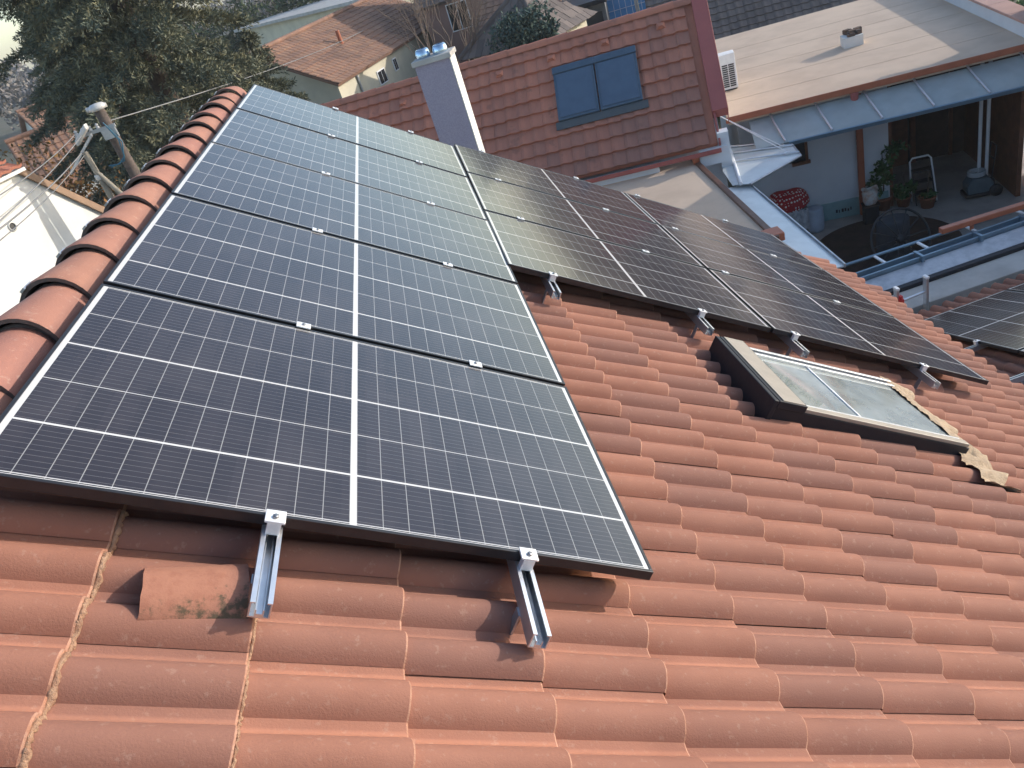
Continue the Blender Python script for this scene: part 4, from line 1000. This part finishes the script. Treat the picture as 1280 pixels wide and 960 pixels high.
gable_house('brown_house', (-1.45,31.9), b1, 12.0, 6.4, 3.15, R(28), BROWN_TILE, CREAM, 'cream walled house with patchy old brown tile roof beyond the spruce', .28,
            windows=((3.3,1.95,.75,.6,WINDARK),(5.0,2.1,.4,.55,WINDARK),(.1,.9,1.5,1.2,WINDARK)), chim=(4.2,2.0))
mb = MB(); 
for s in (1.6,): mb.tube([V(-1.45,31.9,G)+b1*s+V(b1.y,-b1.x,0)*.06, V(-1.45,31.9,G+3.0)+b1*s+V(b1.y,-b1.x,0)*.06], .05, 8)
mb.build('downpipe', STEEL, [o for o in bpy.data.objects if o.name == 'brown_house'][0])
gable_house('rose_house', (3.0,38.0), V(.96,-.28,0), 7.5, 6.0, 4.3, R(38), GREY_TILE, BROWNROSE, 'dark brown rose house with one white window behind the bare trees', .3, windows=((1.1,2.7,1.0,1.2,WINDARK),))
def hip_house():
    C = V(3.01,24.0,-3.04); d = V(.725,-.689,0).normalized(); w = V(-d.y, d.x, 0); pt = R(39)
    o = empty('hip_roof_house', C+d*1.6+w*1.6, 'cream house with mossy grey brown hipped roof left of the round conifer', 'house'); o.location.z = G
    up = w*math.cos(pt)+Z*math.sin(pt); nr = d.cross(up); Wd, Ln = 3.2, 3.25; h = Wd/2*math.tan(pt)
    mb = MB(); rr = random.Random(5); sl = Wd/2/math.cos(pt); cw, chh = .26, .30
    for j in range(int(sl/chh)):
        x0 = (j+.4)*chh*math.cos(pt); a = x0
        while a < Ln-x0-cw:
            F = (C+d*a+up*(j*chh), d, up, nr); t = rr.random()**2
            mb.box(F, (0.008, -.03+rr.gauss(0,.006), .0), (cw-.008, chh, .03+rr.gauss(0,.004)), 0, t); a += cw
    up1 = -d*math.cos(pt)+Z*math.sin(pt); nr1 = w.cross(up1)
    for j in range(int(sl/chh)):
        x0 = (j+.4)*chh*math.cos(pt); a = x0
        while a < Wd-x0-cw:
            F = (C+d*Ln+w*a+up1*(j*chh), w, up1, nr1); t = rr.random()**2
            mb.box(F, (0.008, -.03+rr.gauss(0,.006), .0), (cw-.008, chh, .03+rr.gauss(0,.004)), 0, t); a += cw
    P = [C, C+d*Ln, C+d*Ln+w*Wd, C+w*Wd, C+d*Wd/2+w*Wd/2+Z*h, C+d*(Ln-Wd/2)+w*Wd/2+Z*h]
    mb.add(P, [(0,1,5,4),(1,2,5),(2,3,4,5),(3,0,4)], 0, .3)
    rf = mb.build('roof', GREY_TILE, o)
    mb = MB()
    for a, b in ((0,4),(1,5),(4,5)): mb.tube([P[a]+Z*.03, P[b]+Z*.03], .085, 8)
    mb.build('hip_ridge', GREY_TILE, rf)
    mb = MB(); mb.box((C+d*.3+w*.3, d, w, Z), (0,0,G+3.0), (Ln-.6,Wd-.6,-.02)); mb.build('wall', CREAM, o)
hip_house()
gable_house('russet_house', (4.9,32.2), V(.93,-.36,0), 2.9, 5.0, 3.0, R(30), BROWN_TILE, PLASTER_W, 'white gabled house with russet roof right of the round conifer', .3)
gable_house('slate_house', (8.95,23.03), V(.95,-.30,0), 6.6, 6.0, 1.75, R(36), GREY_TILE, BROWNROSE, 'low outbuilding with rough grey tile roof behind the white flat roofed house', .2, tile=(.26,.26))
sh = empty('grey_shed', (8.2,29.5,G), 'grey board shed with dark openings above the red tiled ridge', 'shed')
FSh = (V(7.4,29.4,G), V(.95,-.30,0), V(.30,.95,0), Z)
mb = MB(); mb.box(FSh, (-.1,0,0), (1.75,3,3.05)); mb.build('wall', GREYSHED, sh)
mb = MB(); mb.box(FSh, (-.2,-.4,3.05), (1.85,3.2,3.2)); mb.build('roof', DARKMET, sh)
for x in (.2, 1.0):
    mb = MB(); mb.box(FSh, (x,-.03,.2), (x+.6,-.002,2.75)); mb.build('opening', BLACKP, sh)
bt = empty('blue_sheet_fence', (10.6,31,G), 'blue sheet fence with pale grid lines above the red tiled ridge', 'fence')
FBt = (V(9.0,30.6,G), V(.95,-.30,0), V(.30,.95,0), Z)
for k in range(2):
    mb = MB(); mb.box(FBt, (k*1.75,0,.3), (k*1.75+1.6,.03,3.5)); pn = mb.build('panel', pmat('blue_sheet', (.08,.26,.52), .5, (.06,.2,.42), 2), bt)
    mb = MB()
    for i in range(7): mb.box(FBt, (k*1.75+.1+i*.23,-.012,.3), (k*1.75+.115+i*.23,-.001,3.5))
    for j in range(7): mb.box(FBt, (k*1.75,-.018,.7+j*.42), (k*1.75+1.6,-.0125,.715+j*.42))
    mb.build('grid', WHITE, pn)
mb = MB()
for x in (-.08, 1.62, 3.4): mb.box(FBt, (x,-.02,0), (x+.1,.06,3.55))
mb.build('post', STEEL, bt)
lh = empty('long_shed', (-3,58,G), 'long pale shed with blue doors beyond the brown roofed house', 'shed')
dl_ = V(5.7,-9.1,0).normalized(); FLh = (V(-6.07,64.45,G)-dl_*8, dl_, V(-dl_.y,dl_.x,0), Z)
mb = MB(); mb.box(FLh, (0,0,0), (20,6,4.3)); mb.build('wall', CREAM, lh)
mb = MB(); mb.box(FLh, (-.4,-.5,4.3), (20.4,6.4,4.5)); mb.build('roof', CONC, lh)
for x in (9.0, 11.2, 14.4, 17.2):
    mb = MB(); mb.box(FLh, (x,-.04,.2), (x+1.5,-.002,3.3)); mb.build('door', BLIND, lh)
for i, (x, y, a, c_) in enumerate(((-13.5,31,V(.9,.43,0),'pale'), (-17,40,V(.95,-.3,0),'far'), (-21,52,V(.8,.6,0),'farther'))):
    gable_house('distant_house', (x,y), a, 6, 5, 3.0, R(35), BROWN_TILE if i != 1 else RED_TILE, PLASTER_W,
        ['small house with brown roof half hidden behind the autumn trees', 'small red roofed house glimpsed left of the spruces', 'distant house with brown roof in the haze at the upper left'][i])
gable_house('distant_house', (20, 52), V(.95,-.3,0), 14, 8, 3.5, R(35), BROWN_TILE, PLASTER_W, 'long white house with brown roof far beyond the flat roof')
gable_house('distant_house', (8, 58), V(.9,.42,0), 14, 8, 3.5, R(35), GREY_TILE, CREAM, 'long cream house with grey roof far behind the grey shed')
# dark hedge and far wood
ch = []
for i in range(26):
    x = -16+i*1.3; ch.append(leaves((x, 78-.7*i, G+3.4), 1.7, 1.5, 3.9, 700, .42, 100+i, .6, 8))
tag(foliage_obj('hedge', ch, HEDGE), 'long dark green hedge behind the pale shed with blue doors', 'hedge')
ch = []; g = np.random.default_rng(77)
for i in range(90):
    x = -104+i*2.3+g.normal()*1.5; y = 105+g.normal()*9; h = g.uniform(3.4,5.8)*(1.0 if x < 10 else .75); ch.append(leaves((x, y, G+h*.85), 3.2, 2.5, h, 420, .7, 200+i, .4, 8))
for i in range(80):
    x = -240+i*5+g.normal()*2; y = 210+g.normal()*18; h = g.uniform(5,8.5); ch.append(leaves((x, y, G+h*.8), 6, 4, h, 300, 1.3, 400+i, .4, 8))
tag(foliage_obj('far_wood', ch, FARWOOD), 'far band of bare trees along the horizon', 'wood', kind='stuff')

# ------------------------------------------------------------------ hazy air
hm = bpy.data.materials.new('hazy_air'); hm.use_nodes = True; ht = hm.node_tree; ht.nodes.clear()
ho = ht.nodes.new('ShaderNodeOutputMaterial'); hv = ht.nodes.new('ShaderNodeVolumePrincipled')
hv.inputs['Color'].default_value = (.93,.96,1,1); hv.inputs['Density'].default_value = .0007; hv.inputs['Anisotropy'].default_value = .35
ht.links.new(hv.outputs[0], ho.inputs['Volume'])
mb = MB(); mb.box(WF(), (-605,-65,G-1.1), (605,645,13.2)); tag(mb.build('haze', hm), kind='stuff')

# ------------------------------------------------------------------ light, sky, camera
SUN_AZ, SUN_EL = R(82), R(15.5)
sd_ = V(math.sin(SUN_AZ)*math.cos(SUN_EL), math.cos(SUN_AZ)*math.cos(SUN_EL), math.sin(SUN_EL))
w = bpy.data.worlds.new('World'); S.world = w; w.use_nodes = True
nt = w.node_tree; bg = nt.nodes['Background']; sky = nt.nodes.new('ShaderNodeTexSky')
sky.sky_type = 'NISHITA'; sky.sun_disc = False; sky.sun_elevation = SUN_EL; sky.sun_rotation = SUN_AZ
sky.air_density = 1.0; sky.dust_density = 2.0; sky.ozone_density = 1.0; sky.altitude = 1000
nt.links.new(sky.outputs[0], bg.inputs[0]); bg.inputs[1].default_value = .15
l = bpy.data.lights.new('sun', 'SUN'); l.energy = 2.0; l.angle = R(.5); l.color = (1, .93, .84)
lo = bpy.data.objects.new('sun', l); COL.objects.link(lo); lo.rotation_euler = sd_.to_track_quat('Z', 'Y').to_euler()

CR = [[0.94448,-0.32857,0.00079],[-0.17043,-0.48783,0.85614],[-0.28092,-0.80874,-0.51674]]   # right, down, forward columns
cam = bpy.data.cameras.new('camera'); co = bpy.data.objects.new('camera', cam); COL.objects.link(co)
mm = Matrix.Identity(4)
for i in range(3): mm[i][0], mm[i][1], mm[i][2] = CR[i][0], -CR[i][1], -CR[i][2]
mm[0][3], mm[1][3], mm[2][3] = 1.21429, -1.56926, .68506
co.matrix_world = mm; cam.sensor_width = 36; cam.sensor_fit = 'HORIZONTAL'; cam.lens = 36*.95948*1000/1280; cam.clip_start = .05; cam.clip_end = 1500
S.camera = co
vs_ = S.view_settings; S.display_settings.display_device = 'sRGB'; vs_.view_transform = 'Standard'; vs_.look = 'None'; vs_.gamma = 1; vs_.use_curve_mapping = False
vs_.exposure = 1.05
S.cycles.max_bounces = 8
